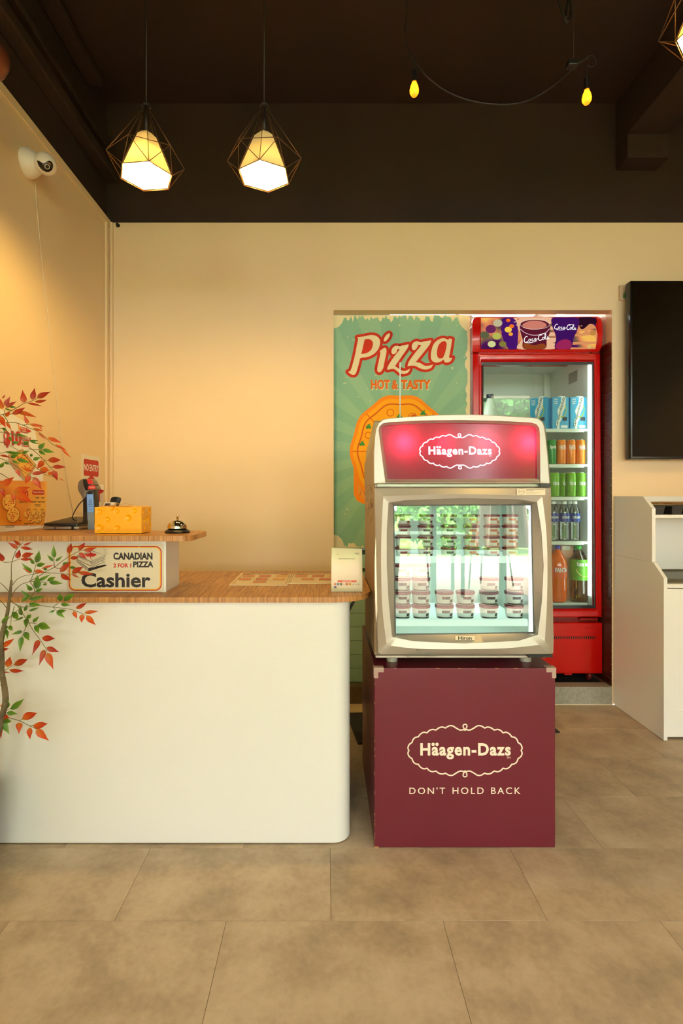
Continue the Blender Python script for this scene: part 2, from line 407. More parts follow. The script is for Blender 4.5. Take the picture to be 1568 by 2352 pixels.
# room behind
struct('floor', box(BM(), -.3, 1.66, ZB+D, 4.3, 0, .085), mat('kitchen_floor', (60, 56, 52), .6))
struct('wall_kitchen_back', box(BM(), -.3, 1.8, 4.3, 4.4, 0, 2.7), mat('kitchen_wall', (196, 206, 188), .5))
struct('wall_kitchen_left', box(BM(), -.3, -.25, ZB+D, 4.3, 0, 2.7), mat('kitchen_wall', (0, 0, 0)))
struct('wall_kitchen_right', box(BM(), OX1+.012, 1.75, ZB+.015, 4.3, 2.09, 2.7), mat('kitchen_wall_white', (232, 224, 212), .5))
kw = struct('wall_kitchen_right', box(BM(), OX1-.001, 1.75, ZB+.015, 4.3, 0, 2.09), mat('dark_grout', (120, 70, 48), .7))
bmat = mat('brown_wall_tile', (58, 26, 14), .3, var=.2, vscale=12)
b2 = BM(); box(b2, 0, .006, 0, .196, 0, .0385, .0006, 1); t0 = obj('tile', b2, bmat, kw); t0.location = (OX1-.004, ZB+.002, .105)
for rr in range(48):
    for cc in range(3):
        if rr == cc == 0: continue
        t = t0.copy(); C.objects.link(t); t.location = (OX1-.004, ZB+.002+cc*.199+(.1 if rr % 2 and cc else 0)*(1 if cc < 2 else 0), .105+rr*.0412)
struct('ceiling', box(BM(), -.3, 1.8, ZB+D, 4.4, 2.62, 2.7), mat('kitchen_ceiling', (235, 240, 230), .6))
kl = thing('ceiling_light', 'white panel light in the kitchen ceiling above the red drinks fridge', 'light', (1.1, 3.6, 2.6))
obj('frame', box(BM(), .5, 1.62, 3.2, 3.24, 2.585, 2.62), M_white, kl); obj('diffuser', box(BM(), .5, 1.62, 3.24, 4.1, 2.60, 2.615), emitter('panel_glow', (240, 255, 245), 2.2), kl)
obj('frame', box(BM(), 1.0, 1.02, 3.24, 4.1, 2.59, 2.60), M_white, kl)
# green board screen under the banner
gs = thing('low_partition', 'low pale green board partition in the doorway below the pizza banner', 'partition', (.45, 3.15, .086))
obj('backing', box(BM(), OX0+.005, .87, 3.135, 3.15, .087, .872), mat('green_joint', (70, 96, 74), .8), gs)
gm = mat('green_board', (158, 196, 174), .45, var=.05, vscale=9)
b2 = BM(); box(b2, OX0+.005, .87, 3.119, 3.134, .089, .169, .0015, 1); g0 = obj('board', b2, gm, gs)
for i in range(1, 9):
    c = g0.copy(); C.objects.link(c); c.location.z = i*.0822+(.02 if i > 7 else 0)
# ------------------------------------------------------------------ counter
WH = .854                                            # worktop height
def roundpoly(x0, x1, y0, y1, rs, n=10):
    """plan outline; rs = radii at (x0,y0),(x1,y0),(x1,y1),(x0,y1)"""
    o = []
    for (cx, cy, a, r) in ((x0, y0, 180, rs[0]), (x1, y0, 270, rs[1]), (x1, y1, 0, rs[2]), (x0, y1, 90, rs[3])):
        sx = 1 if cx == x0 else -1; sy = 1 if cy == y0 else -1
        if r == 0: o.append((cx, cy)); continue
        for k in range(n+1):
            t = math.radians(a+90*k/n); o.append((cx+sx*r+r*math.cos(t), cy+sy*r+r*math.sin(t)))
    return o
def slab(bm, pts, z0, z1, bev=0): return prism(bm, [(x, y, z0) for x, y in pts], (0, 0, z1-z0), bev)
ct = thing('counter', 'white front counter with a rounded corner and a wooden worktop', 'counter', (-.55, 1.98, 0))
obj('body', slab(BM(), roundpoly(XL+.002, .085, 1.80, 2.33, (0, .062, .03, 0), 14), .004, WH-.0195), M_white, ct, smooth=25)
obj('plinth', slab(BM(), roundpoly(XL+.002, .07, 1.812, 2.31, (0, .055, .03, 0), 14), .0, .004), M_ink, ct)
wt = tag(obj('worktop', slab(BM(), roundpoly(XL+.002, .163, 1.770, 2.388, (0, .145, .03, 0), 16), WH-.0185, WH, .0008), M_wood, loc=(-.5, 2, WH-.0185)), 'long oak-look worktop with rounded right end lying on the white counter', 'worktop')
br = tag(obj('bracket', prism(BM(), [P(800, 1402, 2.1), P(803, 1405, 2.1), P(835, 1346, 2.1), P(828, 1346, 2.1)], (0, .02, 0)), M_dark, loc=P(806, 1385, 2.1)), 'small black diagonal bracket holding the overhanging end of the worktop', 'bracket')
rs = thing('riser', 'white raised box on the worktop carrying the upper wooden shelf', 'riser', (-.9, 1.94, WH))
RT = 1.0426
bm = BM(); box(bm, XL+.002, -.566, 1.856, 2.023, WH+.0005, RT-.0005, .0012)
obj('panel', bm, M_white, rs)
SH = 1.061
pts = [(XL+.002, 1.770)] + roundpoly(-.9, -.457, 1.770, 2.05, (0, .045, .05, 0), 8)[1:-1] + [(-.83, 2.05), (-.83, 2.42), (XL+.002, 2.42)]
tag(obj('shelf_board', slab(BM(), pts, RT, SH, .0008), M_wood, loc=(-.85, 1.95, RT)), 'upper oak-look shelf board over the cashier sign', 'shelf')
tag(obj('shelf_cleat', box(BM(), XL+.002, -.86, 2.25, 2.40, WH+.001, RT-.001, .001), M_white, loc=(-1.05, 2.3, WH)), 'white support panel under the rear of the upper wooden shelf', 'support')
# cashier sign on the riser
cs = thing('cashier_sign', 'rounded plastic Cashier sign with red and yellow border on the raised box', 'sign', P(265, 1358, 1.853))
def zx(lst, Z, off=0): return [P(x, y, Z)+Vector((0, -off, 0)) for x, y in lst]
def SGN(x, y): return (150+x*.15306, 1240+y*.15306)
pl = [SGN(*q) for q in rrect(18, 58, 1470, 785, 50)]
obj('plate', prism(BM(), zx(pl, 1.8515), (0, .004, 0), .0004), mat('sign_plate', (222, 212, 184), .22, coat=.4), cs)
mp = zplane(1.8513); A = lambda off=.0004: Art(lambda x, y, o: mp(*SGN(x, y), o), off)
a = A(); a.line(rrect(58, 98, 1438, 757, 92, 10), 15, True); a.put('red_border', M_redink, cs)
a = A(); a.line(rrect(72, 112, 1423, 743, 82, 10), 14, True); a.put('yellow_border', M_yelink, cs)
for q in (('CANADIAN', 720, 190, 1308, 298, .045), ('PIZZA', 1017, 322, 1320, 412, .045), ('Cashier', 240, 493, 1280, 714, .028)): A().text(*q).put('lettering', M_ink, cs)
a = A(); a.text('2 FOR 1', 722, 352, 988, 416, .04); a.put('red_lettering', M_redink, cs)
a = A(.0003)                                           # stacked pizza boxes drawing
a.poly([(350, 472), (630, 385), (590, 370), (340, 430)])
for pts_, w_ in (([(170, 300), (175, 330), (350, 470), (350, 430), (170, 300)], 6), ([(350, 430), (590, 330), (590, 375), (350, 470)], 6), ([(550, 312), (590, 330)], 5),
               ([(180, 240), (400, 165), (595, 230), (385, 325), (180, 240)], 7), ([(180, 240), (175, 290), (385, 395), (385, 325)], 7), ([(595, 230), (592, 290), (385, 392)], 6), ([(200, 262), (383, 345), (560, 262)], 3),
               ([(575, 135), (592, 160), (578, 185), (608, 205), (600, 228)], 3), ([(600, 135), (620, 160), (605, 185), (635, 205), (612, 222)], 3)): a.line(pts_, w_)
for k in range(14): a.line([(190+k*13, 318+k*9), (190+k*13, 338+k*9.6)], 4)
for k in range(12): a.line([(395+k*16, 330+(-k*7.8)+10), (395+k*16, 352-k*7.8+22)], 5)
a.put('box_drawing', M_ink, cs)
def maple(a, cx, cy, s, sy=1, rot=0):
    p = [(0, 1), (.12, .62), (.34, .72), (.28, .38), (.52, .60), (.58, .45), (.86, .50), (.76, .28), (.90, .16), (.5, -.14), (.56, -.32), (.1, -.24), (.06, -.5), (-.06, -.5), (-.1, -.24), (-.56, -.32), (-.5, -.14), (-.9, .16), (-.76, .28), (-.86, .5), (-.58, .45), (-.52, .6), (-.28, .38), (-.34, .72), (-.12, .62)]
    c, d = math.cos(rot), math.sin(rot)
    return a.poly([(cx+s*(x*c-y*d), cy-s*sy*(x*d+y*c)) for x, y in p])
a = A(.0005); maple(a, 380, 235, 105, .58); a.line([(378, 262), (385, 285), (403, 300)], 7); a.put('maple_leaf', M_redink, cs)
for q in ((1107, 98), (470, 388)): obj('screw', lathe(BM(), [(0, .003), (.0022, .0022), (.0028, 0)], mp(*SGN(*q), .0004), 12, (0, -1, 0)), M_chrome, cs)
# ---- scalloped brand logo
QU = [(770, 125), (790, 116), (830, 122), (880, 98), (930, 68), (975, 68), (1022, 95, 1), (1060, 83), (1105, 93), (1145, 122, 1), (1190, 113), (1232, 130), (1258, 158, 1), (1300, 150), (1342, 172), (1370, 208, 1), (1410, 217), (1438, 245), (1452, 282, 1), (1485, 305), (1502, 340), (1501, 365), (1490, 385, 1)]
def logo(a, w_=17, side=False):
    q = cat([p for p in QU], 4, False)
    top = q + [(x, 770-y) for x, y in q[::-1]]
    for pts_ in (top, [(1540-x, y) for x, y in top]): a.line(pts_, w_)
    a.line(cat([(770, 112), (748, 85), (748, 58), (770, 47), (792, 58), (792, 85)], 5), w_*.9, True)
    a.line(cat([(770, 658), (748, 685), (748, 712), (770, 723), (792, 712), (792, 685)], 5), w_*.9, True)
    return a
def brandtext(a):
    a.text('Haagen-Dazs', 195, 290, 1358, 498, .034, space=1.12)
    a.disc(360, 305, 21); a.disc(410, 305, 21)
    a.text('TM', 1305, 464, 1354, 490, .0)
    return a
# ------------------------------------------------------------------ magenta plinth box
bx = thing('plinth_box', 'glossy maroon display cube standing on the tiled floor under the freezer', 'display box', (.472, 2.08, 0))
obj('body', box(BM(), .1656, .779, 1.779, 2.372, .002, .611, .002), M_maroon, bx)
mp3 = zplane(1.779)
A = lambda off=.0005: Art(lambda x, y, o: mp3(930+x*.17857, 1655+y*.17857, o), off)
a = logo(A()); a.put('logo_scroll', M_ivory, bx); brandtext(A()).put('brand_lettering', M_ivory, bx)
for q in (("DON'T", 55, 858, 515, 945), ('HOLD', 610, 858, 1010, 945), ('BACK', 1106, 858, 1482, 945)): A().text(*q, .004, space=1.3).put('slogan', M_ivory, bx)
pL = plane((.1656, 0, 0), (-1, 0, 0))
def LS(x, y, o): # logo on the left flank: 2-D = (depth, height)
    return Vector((.1656-o, 1.86+(1500-x)/1500*.40, .56-(y)/1000*.36))
a = logo(Art(LS, .0006)); a.text('Haagen-Dazs', 195, 290, 1358, 498, .03); a.put('side_logo', mat('worn_gold_print', (150, 116, 84), .6), bx)
tape = mat('clear_corner_guard', (206, 176, 164), .25, alpha=.75)
for sx, X in ((-1, .1656), (1, .779)):
    bm = BM(); x0, x1 = (X-.002, X+.031) if sx < 0 else (X-.031, X+.002)
    box(bm, x0, x1, 1.7765, 1.779, .598, .613, .0008); 
    xa, xb = (X-.002, X+.012) if sx < 0 else (X-.012, X+.002)
    box(bm, xa, xb, 1.7765, 1.779, .578, .600, .0008); box(bm, x0, x1, 1.7765, 1.80, .6115, .6135, .0006); box(bm, (X-.0025 if sx < 0 else X), (X if sx < 0 else X+.0025), 1.7765, 1.81, .58, .613, .0006)
    obj('corner_guard', bm, tape, bx, 'clear plastic corner guard')
bm = BM()
for k in range(16):                                   # chipped edges
    z = random.uniform(.01, .57); box(bm, .1650, .1668, 1.7783, 1.7805, z, z+random.uniform(.003, .014))
box(bm, .165, .18, 1.777, 1.781, .0, .006)
for k in range(6): x = random.uniform(.2, .75); box(bm, x, x+random.uniform(.003, .02), 1.7785, 1.7805, .6102, .6114)
obj('chipped_edge', bm, mat('bare_board', (176, 130, 92), .8), bx, kind='stuff')
# ------------------------------------------------------------------ countertop freezer
fz = thing('display_freezer', 'champagne countertop freezer with lit magenta header standing on the maroon cube', 'freezer', (.462, 2.0, .611))
ZD = 1.765
X0, X1, Y0, Y1, Z0, Z1 = .166, .760, 1.80, 2.22, .650, 1.235
wlt = .03
bm = BM()
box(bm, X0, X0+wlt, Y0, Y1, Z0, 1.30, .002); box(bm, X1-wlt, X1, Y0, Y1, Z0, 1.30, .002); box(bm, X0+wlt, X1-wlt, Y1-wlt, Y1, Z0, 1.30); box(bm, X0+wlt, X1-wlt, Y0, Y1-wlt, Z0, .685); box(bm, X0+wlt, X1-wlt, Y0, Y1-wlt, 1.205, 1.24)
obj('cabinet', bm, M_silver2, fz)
bm = BM(); t = .004; a0, a1, c0, c1, d0, d1 = X0+wlt, X1-wlt, Y0+.002, Y1-wlt, .685, 1.205
box(bm, a0, a0+t, c0, c1, d0, d1); box(bm, a1-t, a1, c0, c1, d0, d1); box(bm, a0, a1, c1-t, c1, d0, d1); box(bm, a0, a1, c0, c1, d0, d0+t); box(bm, a0, a1, c0, c1, d1-t, d1)
obj('inner_liner', bm, M_liner, fz)
# feet
for px in (900, 1206):
    f = obj('foot', lathe(BM(), [(0, .6115), (.019, .6115), (.020, .616), (.019, .626), (.012, .628), (.012, .651), (0, .651)], (P(px, 0, 1.86).x, 1.86, 0), 20), mat('grey_foot', (176, 170, 158), .4), fz, smooth=40)
for px in (900, 1206): obj('foot', lathe(BM(), [(0, .6115), (.02, .6115), (.02, .65), (0, .65)], (P(px, 0, 1.86).x, 2.16, 0), 16), M_blackp, fz)
# header hood
hood = [(1.845, 1.24), (1.845, 1.46), (1.85, 1.462), (2.20, 1.386), (2.22, 1.372), (2.22, 1.24)]
obj('hood', prism(BM(), [(.169, y, z) for y, z in hood], (.566, 0, 0), .006), mat('olive_grey_hood', (168, 160, 132), .45, metal=.2), fz, smooth=40)
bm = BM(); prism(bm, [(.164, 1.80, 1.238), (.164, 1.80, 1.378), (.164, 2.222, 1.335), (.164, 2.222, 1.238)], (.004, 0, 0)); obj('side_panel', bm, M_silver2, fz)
hout = [(857, 1111), (857, 1040), (860, 1000), (863, 983), (869, 970), (879, 962), (895, 959)] + [(895+k*37, 959-9*math.sin(PI*(k/9)*.96)-0*k) for k in range(1, 9)] + [(1226, 957), (1240, 959), (1250, 966), (1255, 976), (1257, 992), (1261, 1050), (1263.5, 1111)]
hp = [(891, 1101), (884, 1045), (877, 990), (878, 981), (884, 977), (896, 975), (975, 971), (1060, 970), (1150, 972), (1222, 976), (1231, 979), (1235, 986), (1235, 1000), (1234, 1050), (1233, 1099)]
hin = [(884.5, 1108), (877, 1045), (870, 988), (872, 978), (880, 971), (896, 968), (975, 964), (1060, 963), (1150, 965), (1224, 969), (1236, 973), (1242, 982), (1243, 998), (1242, 1050), (1240.5, 1108)]
def shrink(pts, s, cx, cy): return [(cx+(x-cx)*s, cy+(y-cy)*s) for x, y in pts]
def lean(y): return (1111-y)/160*.018
def L(Z): return lambda x, y: P(x, y, Z+lean(y)*0)+Vector((0, lean(y), 0))
cx, cy = 1060, 1045
bm = loft(BM(), [(hout, L(1.835)), (hout, L(1.772)), (shrink(hout, .988, cx, cy), L(ZD-.001)), (hin, L(ZD)), (shrink(hin, .996, cx, cy), L(ZD+.003)), (hp, L(1.781)), (hp, L(1.80))], (cx, cy))
obj('header_frame', bm, M_silver, fz, smooth=35)
m, nt, out = newmat('header_backlit'); 
M_hmag = translucent('header_magenta', (.62, .018, .06), .6, .04, (.25, .004, .03))
MATS['hm'] = M_hmag
bm = BM(); vs = [bm.verts.new(L(1.786)(x, y)) for x, y in shrink(hp, 1.006, cx, cy)]; bm.faces.new(vs); obj('header_panel', bm, M_hmag, fz, 'backlit magenta sign panel')
bm = BM(); box(bm, .19, .73, 1.787, 1.7875, 1.215, 1.24)
def hdr(x, y, o): # logo crop coords -> header px
    return L(1.786-o)(964+(x-30)*(186/1482), 995+(y-45)*(82/678))
M_hwhite = translucent('header_white', (1, 1, 1), .8, .03)
logo(Art(hdr, .0012), 22).put('logo_scroll', M_hwhite, fz)
# remove magenta colouring under the letters by giving them their own lit plastic, in front of the panel
M_lit = emitter('lit_letters', (255, 240, 245), 1.6)
a = Art(hdr, .0016); logo(a, 20).put('logo_scroll', M_lit, fz); brandtext(Art(hdr, .0016)).put('brand_lettering', M_lit, fz)
for px_, pw in ((925, .50), (1015, .20), (1110, .20), (1205, .50)):
    q = P(px_, 1020, 1.832); lamp('header_tube', 'POINT', q, pw, (1, .96, .96), shadow_soft_size=.012)
bm = BM(); tube(bm, [P(890, 1080, 1.838), P(1232, 1080, 1.838)], .006, 10); obj('tube_lamp', bm, M_white, fz)
# door
gl = [(902, 1160), (1060, 1158.5), (1221, 1158), (1227, 1454), (1060, 1457), (906, 1458)]
do = [(858, 1119), (1060, 1119), (1265, 1119), (1267, 1300), (1271, 1470), (1270, 1500), (1265, 1504), (1060, 1505), (872, 1505), (866, 1500), (861, 1300)]
dms = [(880, 1140, 1), (960, 1137), (1060, 1135), (1160, 1137), (1245, 1140, 1), (1254, 1220), (1257, 1300), (1255, 1400), (1250, 1480, 1), (1160, 1489), (1060, 1491), (960, 1490), (888, 1482, 1), (878, 1400), (875, 1300), (876, 1220)]
db = [(893, 1155), (930, 1150), (1060, 1145), (1190, 1148), (1232, 1154), (1242, 1220), (1247, 1300), (1243, 1380), (1234, 1457), (1190, 1471), (1064, 1477), (950, 1472), (901, 1462), (893, 1380), (889, 1300), (889, 1220)]
Zp = lambda Z: (lambda x, y: P(x, y, Z))
cx, cy = 1064, 1310
bm = loft(BM(), [(do, Zp(1.795)), (do, Zp(1.772)), (shrink(do, .988, cx, cy), Zp(1.763)), (cat(dms, 5), Zp(1.7505)), (shrink(db, 1.006, cx, cy), Zp(1.7555)), (db, Zp(1.758)), (gl, Zp(1.780)), (gl, Zp(1.796))], (cx, cy), 200)
obj('door_frame', bm, M_silver, fz, smooth=28)
bm = BM(); prism(bm, [P(x, y, 1.783) for x, y in shrink(gl, 1.004, cx, cy)], (0, .004, 0)); obj('glass_pane', bm, M_glassZ, fz, 'clear glass door pane')
bm = loft(BM(), [(gl, Zp(1.7805)), (shrink(gl, .982, cx, cy), Zp(1.7812)), (shrink(gl, .98, cx, cy), Zp(1.785))], (cx, cy), 8); obj('seal', bm, mat('grey_seal', (70, 74, 70), .5), fz)
# handle groove
hl = cat([(866, 1200), (862, 1240), (860, 1300), (861, 1380), (864, 1430), (868, 1380), (872, 1300), (870, 1240)], 5)
bm = BM(); prism(bm, [P(x, y, 1.7625) for x, y in hl], (0, .004, 0), .0006); obj('door_handle', bm, mat('handle_silver', (206, 198, 180), .25, metal=.6), fz, smooth=30)
bm = BM(); box(bm, P(866, 0, 1.79).x, P(1262, 0, 1.79).x, 1.785, 1.80, P(0, 1117.5, 1.79).z, P(0, 1112, 1.79).z); obj('rail', bm, mat('rail_grey', (150, 152, 128), .35, metal=.5), fz)
bm = BM(); box(bm, P(862, 0, 1.79).x, P(1212, 0, 1.79).x, 1.786, 1.82, P(0, 1510, 1.79).z, P(0, 1505, 1.79).z, .001); box(bm, P(935, 0, 1.76).x, P(1000, 0, 1.76).x, 1.75, 1.80, P(0, 1508, 1.76).z, P(0, 1505.5, 1.76).z, .001); obj('base_strip', bm, M_silver, fz)
bm = BM(); box(bm, P(1211, 0, 1.77).x, P(1268, 0, 1.77).x, 1.765, 1.80, P(0, 1509, 1.77).z, P(0, 1503.5, 1.77).z, .001); obj('hinge', bm, M_blackp, fz); bm = BM(); lathe(bm, [(0, 0), (.004, 0), (.004, .012), (0, .012)], P(1248, 1512, 1.775), 10); obj('hinge_pin', bm, M_chrome, fz); bm = BM(); box(bm, P(1240, 0, 1.77).x, P(1262, 0, 1.77).x, 1.765, 1.79, P(0, 1117, 1.77).z, P(0, 1112, 1.77).z); obj('hinge', bm, M_blackp, fz)
mpd = lambda x, y, o: P(x, y, 1.7535-o)
mpf = plane((0, 1.7565, 0), (0, -1, 0))
bm = BM(); obox(bm, P(1067.5, 1465, 1.7595), (P(1090, 0, 1.76)-P(1045, 0, 1.76))*Vector((1, 0, 0)).x, (0, 0, .0145), (0, .0035, 0), .0004); obj('badge', bm, mat('badge_cream', (228, 214, 180), .4), fz)
Art(lambda x, y, o: P(x, y, 1.7577-o), .0004).text('Hiron', 1052, 1461.3, 1083, 1469.8, .02).put('badge_lettering', M_ink, fz)
bm = BM(); obox(bm, P(1219, 1129.5, 1.7512), (.095, 0, 0), (0, .0, .0225), (0, .001, 0)); obj('sticker', bm, mat('sticker_paper', (222, 208, 176), .5), fz)
a = Art(lambda x, y, o: P(x, y, 1.7505-o), .0003); a.ring(1197, 1129, 7, 7, .8); a.text('REI', 1192, 1127.5, 1202, 1130.5); 
for k in range(2): a.line([(1208, 1124.5+k*3), (1250-k*25, 1124.5+k*3)], 1.2)
for k in range(2): a.line([(1208, 1132+k*2.6), (1238-k*8, 1132+k*2.6)], .6)
a.put('sticker_print', mat('grey_print', (150, 136, 112), .6), fz)
bm = lathe(BM(), [(.0045, 0), (.0065, 0), (.0065, .003), (.0045, .004)], P(959, 1490, 1.7555), 18, (0, -1, 0)); obj('lock_ring', bm, M_chrome, fz)
obj('keyhole', lathe(BM(), [(0, .001), (.0046, .001), (.0046, 0)], P(959, 1490, 1.7555), 16, (0, -1, 0)), M_ink, fz)
# interior: shelves, lamps
for z in (P(0, 1283, 1.83).z, P(0, 1427, 1.83).z):
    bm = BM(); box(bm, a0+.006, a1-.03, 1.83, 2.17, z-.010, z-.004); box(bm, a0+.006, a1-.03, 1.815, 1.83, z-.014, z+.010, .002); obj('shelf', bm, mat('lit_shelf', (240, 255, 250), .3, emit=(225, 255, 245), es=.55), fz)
bm = BM(); box(bm, a1-.026, a1-.008, 1.808, 1.822, .70, 1.195, .004); obj('led_strip', bm, M_led, fz, 'bright white LED strip')
bm = BM(); box(bm, a0+.01, a1-.03, 1.806, 1.816, 1.190, 1.199, .002); obj('led_strip', bm, M_led, fz, 'bright white LED strip')
# side decal on freezer flank
def FS(x, y, o): return Vector((.1638-o, 1.87+(1500-x)/1500*.28, 1.245-(385-385)*0-.08-(y-385)/1000*.20))
a = logo(Art(FS, .0012), 24); a.text('Haagen-Dazs', 195, 290, 1358, 498, .04); a.put('side_logo', mat('pale_gold_print', (190, 160, 120), .5), fz)

# ---- ice cream tubs
def tub(label, loc, r, h, col, group, lid=(120, 24, 40)):
    t = thing('ice_cream_tub', label, 'ice cream', loc, group); x, y, z = loc
    obj('cup', lathe(BM(), [(0, z+.0005), (r*.84, z+.0005), (r*.97, z+h*.80), (0, z+h*.80)], (x, y, 0), 24), mat('tub_white', (226, 224, 214), .5), t, smooth=40)
    obj('lid', lathe(BM(), [(0, z+h*.802), (r*1.02, z+h*.802), (r*1.02, z+h*.985), (r*.96, z+h), (0, z+h)], (x, y, 0), 24), mat('tub_lid', lid, .4), t, smooth=40)
    bm = BM(); n = 10
    for k in range(n):
        def q(a_, hh): s = (.84+.13*hh/.8)*r+.0006; return (x+s*math.sin(a_), y-s*math.cos(a_), z+h*hh)
        a_, b_ = -1.2+2.4*k/n, -1.2+2.4*(k+1)/n
        bm.faces.new([bm.verts.new(q(a_, .06)), bm.verts.new(q(b_, .06)), bm.verts.new(q(b_, .16)), bm.verts.new(q(a_, .16))])
        if n*.28 < k < n*.7: bm.faces.new([bm.verts.new(q(a_, .46)), bm.verts.new(q(b_, .46)), bm.verts.new(q(b_, .66)), bm.verts.new(q(a_, .66))])
        if k in (7, 8): bm.faces.new([bm.verts.new(q(a_, .22)), bm.verts.new(q(b_, .22)), bm.verts.new(q(b_, .44)), bm.verts.new(q(a_, .44))])
    obj('label_print', bm, mat('tub_print_'+str(col), col, .5), t); return t
cols6 = [903+22, 903+74, 903+127, 903+179, 903+226, 903+268]
zs = P(0, 1283, 1.83).z-.004
protos = {}
flav = ((150, 40, 30), (92, 52, 34), (70, 90, 60), (214, 120, 60), (196, 96, 52), (206, 120, 70))
fname = ('red printed', 'brown printed', 'olive printed', 'orange printed', 'rust printed', 'amber printed')
cname = ('leftmost column', 'second column from the left', 'third column from the left', 'fourth column from the left', 'fifth column from the left', 'rightmost column')
rname = ('bottom', 'second from the bottom', 'third from the bottom', 'topmost')
for ci, px in enumerate(cols6):
    for ri in range(4):
        loc = Vector((P(px, 0, 1.885).x, 1.885, zs+.0005+ri*.0392)); lb = f'{fname[ci]} ice cream tub, {rname[ri]} in {cname[ci]} of the upper freezer shelf'
        lb = ' '.join(lb.split()[:16])
        if ri == 0: protos[ci] = tub(lb, loc, .0285, .0385, flav[ci], 'ice cream tubs on the upper freezer shelf')
        else: dup(protos[ci], loc, lb)
zs2 = P(0, 1427, 1.83).z-.004
pk = None
for nm, px, n_ in (('far left stack', 922, 4), ('second stack', 966, 4), ('stack beside the gap', 1020, 2), ('middle stack', 1068, 2), ('stack right of the middle', 1122, 3), ('far right stack', 1180, 3)):
    for ri in range(n_):
        loc = Vector((P(px, 0, 1.90).x, 1.90, zs2+.0005+ri*.0492)); lb = f'dark lidded ice cream tub, number {ri+1} up in the {nm} on the lower freezer shelf'
        lb = ('lowest', 'second', 'third', 'top')[ri]+f' dark lidded tub in the {nm} of the lower freezer shelf'
        if pk is None: pk = tub(lb, loc, .0335, .0485, (60, 40, 30), 'ice cream tubs on the lower freezer shelf', (96, 20, 34))
        else: dup(pk, loc, lb)
# ------------------------------------------------------------------ red drinks fridge
fr = thing('drinks_fridge', 'tall red glass-door drinks fridge with picture header in the doorway', 'fridge', (1.25, 3.45, .09))
FX0, FX1, FY, FB = .872, 1.6385, 3.15, 3.78
fz0, fz1 = .145, 2.235
def ZH(px, Z): return P(0, px, Z).z
bm = BM(); tk = .045
box(bm, FX0+.012, FX0+tk, FY, FB, ZH(1425, FY), 2.20, .002); box(bm, FX1-.035, FX1-.006, FY, FB, ZH(1425, FY), 2.20, .002); box(bm, FX0+tk, FX1-.035, FB-.04, FB, ZH(1425, FY), 2.2); box(bm, FX0+tk, FX1-.035, FY, FB-.04, 2.075, 2.2)
obj('cabinet', bm, M_red, fr)
IX0, IX1, IZ0, IZ1 = FX0+tk, FX1-.035, .50, 2.07
bm = BM(); t = .004
box(bm, IX0, IX0+t, FY+.002, FB-.04, IZ0, IZ1); box(bm, IX1-t, IX1, FY+.002, FB-.04, IZ0, IZ1); box(bm, IX0, IX1, FB-.045, FB-.041, IZ0, IZ1); box(bm, IX0, IX1, FY+.002, FB-.04, IZ0, IZ0+t); box(bm, IX0, IX1, FY+.002, FB-.04, IZ1-t, IZ1)
box(bm, IX1-.06, IX1-.045, 3.70, 3.72, IZ0, IZ1)
obj('inner_liner', bm, M_liner, fr)
# base
bm = BM(); box(bm, P(1087, 0, 3.10).x, P(1383.5, 0, 3.10).x, 3.10, FB, fz0, ZH(1431, 3.10), .006, 3); obj('base_cover', bm, M_red, fr, smooth=40)
bm = BM(); box(bm, FX0+.02, FX1-.01, 3.135, FB, ZH(1431, 3.10), ZH(1414, 3.14)); obj('plinth', bm, mat('dark_red', (120, 8, 6), .3), fr)
bm = BM()
for k in range(60):
    px = 1366-k*4.9
    if px < 1095: break
    q = P(px, 1464.5, 3.0995); box(bm, q.x-.0027, q.x+.0027, 3.0985, 3.101, q.z-.0085, q.z+.0085)
obj('vent_slots', bm, M_ink, fr, kind='stuff')
a = Art(zplane(3.0998), .0004); a.ring(1359, 1448, 15, 8, .7); a.put('embossed_oval', mat('dark_red_line', (150, 10, 8), .3), fr)
for px in (1120, 1350):
    for yy in (3.17, 3.70):
        c = obj('caster', lathe(BM(), [(0, -.010), (.024, -.010), (.028, -.005), (.028, .005), (.024, .010), (0, .010)], (P(px, 0, 3.17).x, yy, .114), 20, (1, 0, 0)), mat('caster_red', (120, 30, 24), .4), fr)
        b2 = box(BM(), P(px, 0, 3.17).x-.017, P(px, 0, 3.17).x+.017, yy-.012, yy+.012, .128, fz0); obj('caster_fork', b2, M_chrome, c)
box_ = box(BM(), P(1295, 0, 3.12).x, P(1312, 0, 3.12).x, 3.115, 3.15, .132, .145); obj('drain_catch', box_, M_red, fr)
tag(obj('floor_mat', box(BM(), .75, 1.60, ZB+D+.01, 3.9, .0853, .089, .001), M_rubber, loc=(1.2, 3.4, .085)), 'black rubber mat on the raised kitchen floor under the red fridge', 'mat')
# door
ZFD = 3.125
do = [(1085, 812), (1378, 812), (1380, 1100), (1382, 1417), (1089, 1419)]
dgl = [(1107, 832), (1362, 831), (1364, 1100), (1366, 1397), (1107, 1399)]
cx, cy = 1235, 1115
bm = loft(BM(), [(do, Zp(3.149)), (do, Zp(3.112)), (shrink(do, .992, cx, cy), Zp(3.108)), (shrink(dgl, 1.062, cx, cy), Zp(3.108)), (shrink(dgl, 1.045, cx, cy), Zp(3.113)), (shrink(dgl, 1.02, cx, cy), Zp(3.113)), (dgl, Zp(3.128)), (dgl, Zp(3.148))], (cx, cy), 60)
obj('door_frame', bm, M_red, fr, smooth=30)
bm = loft(BM(), [(shrink(dgl, 1.001, cx, cy), Zp(3.126)), (shrink(dgl, .978, cx, cy), Zp(3.128)), (shrink(dgl, .976, cx, cy), Zp(3.146))], (cx, cy), 8); obj('door_seal', bm, M_blackp, fr)
bm = BM(); prism(bm, [P(x, y, 3.133) for x, y in dgl], (0, .004, 0)); obj('glass_pane', bm, M_glassF, fr, 'clear glass door pane')
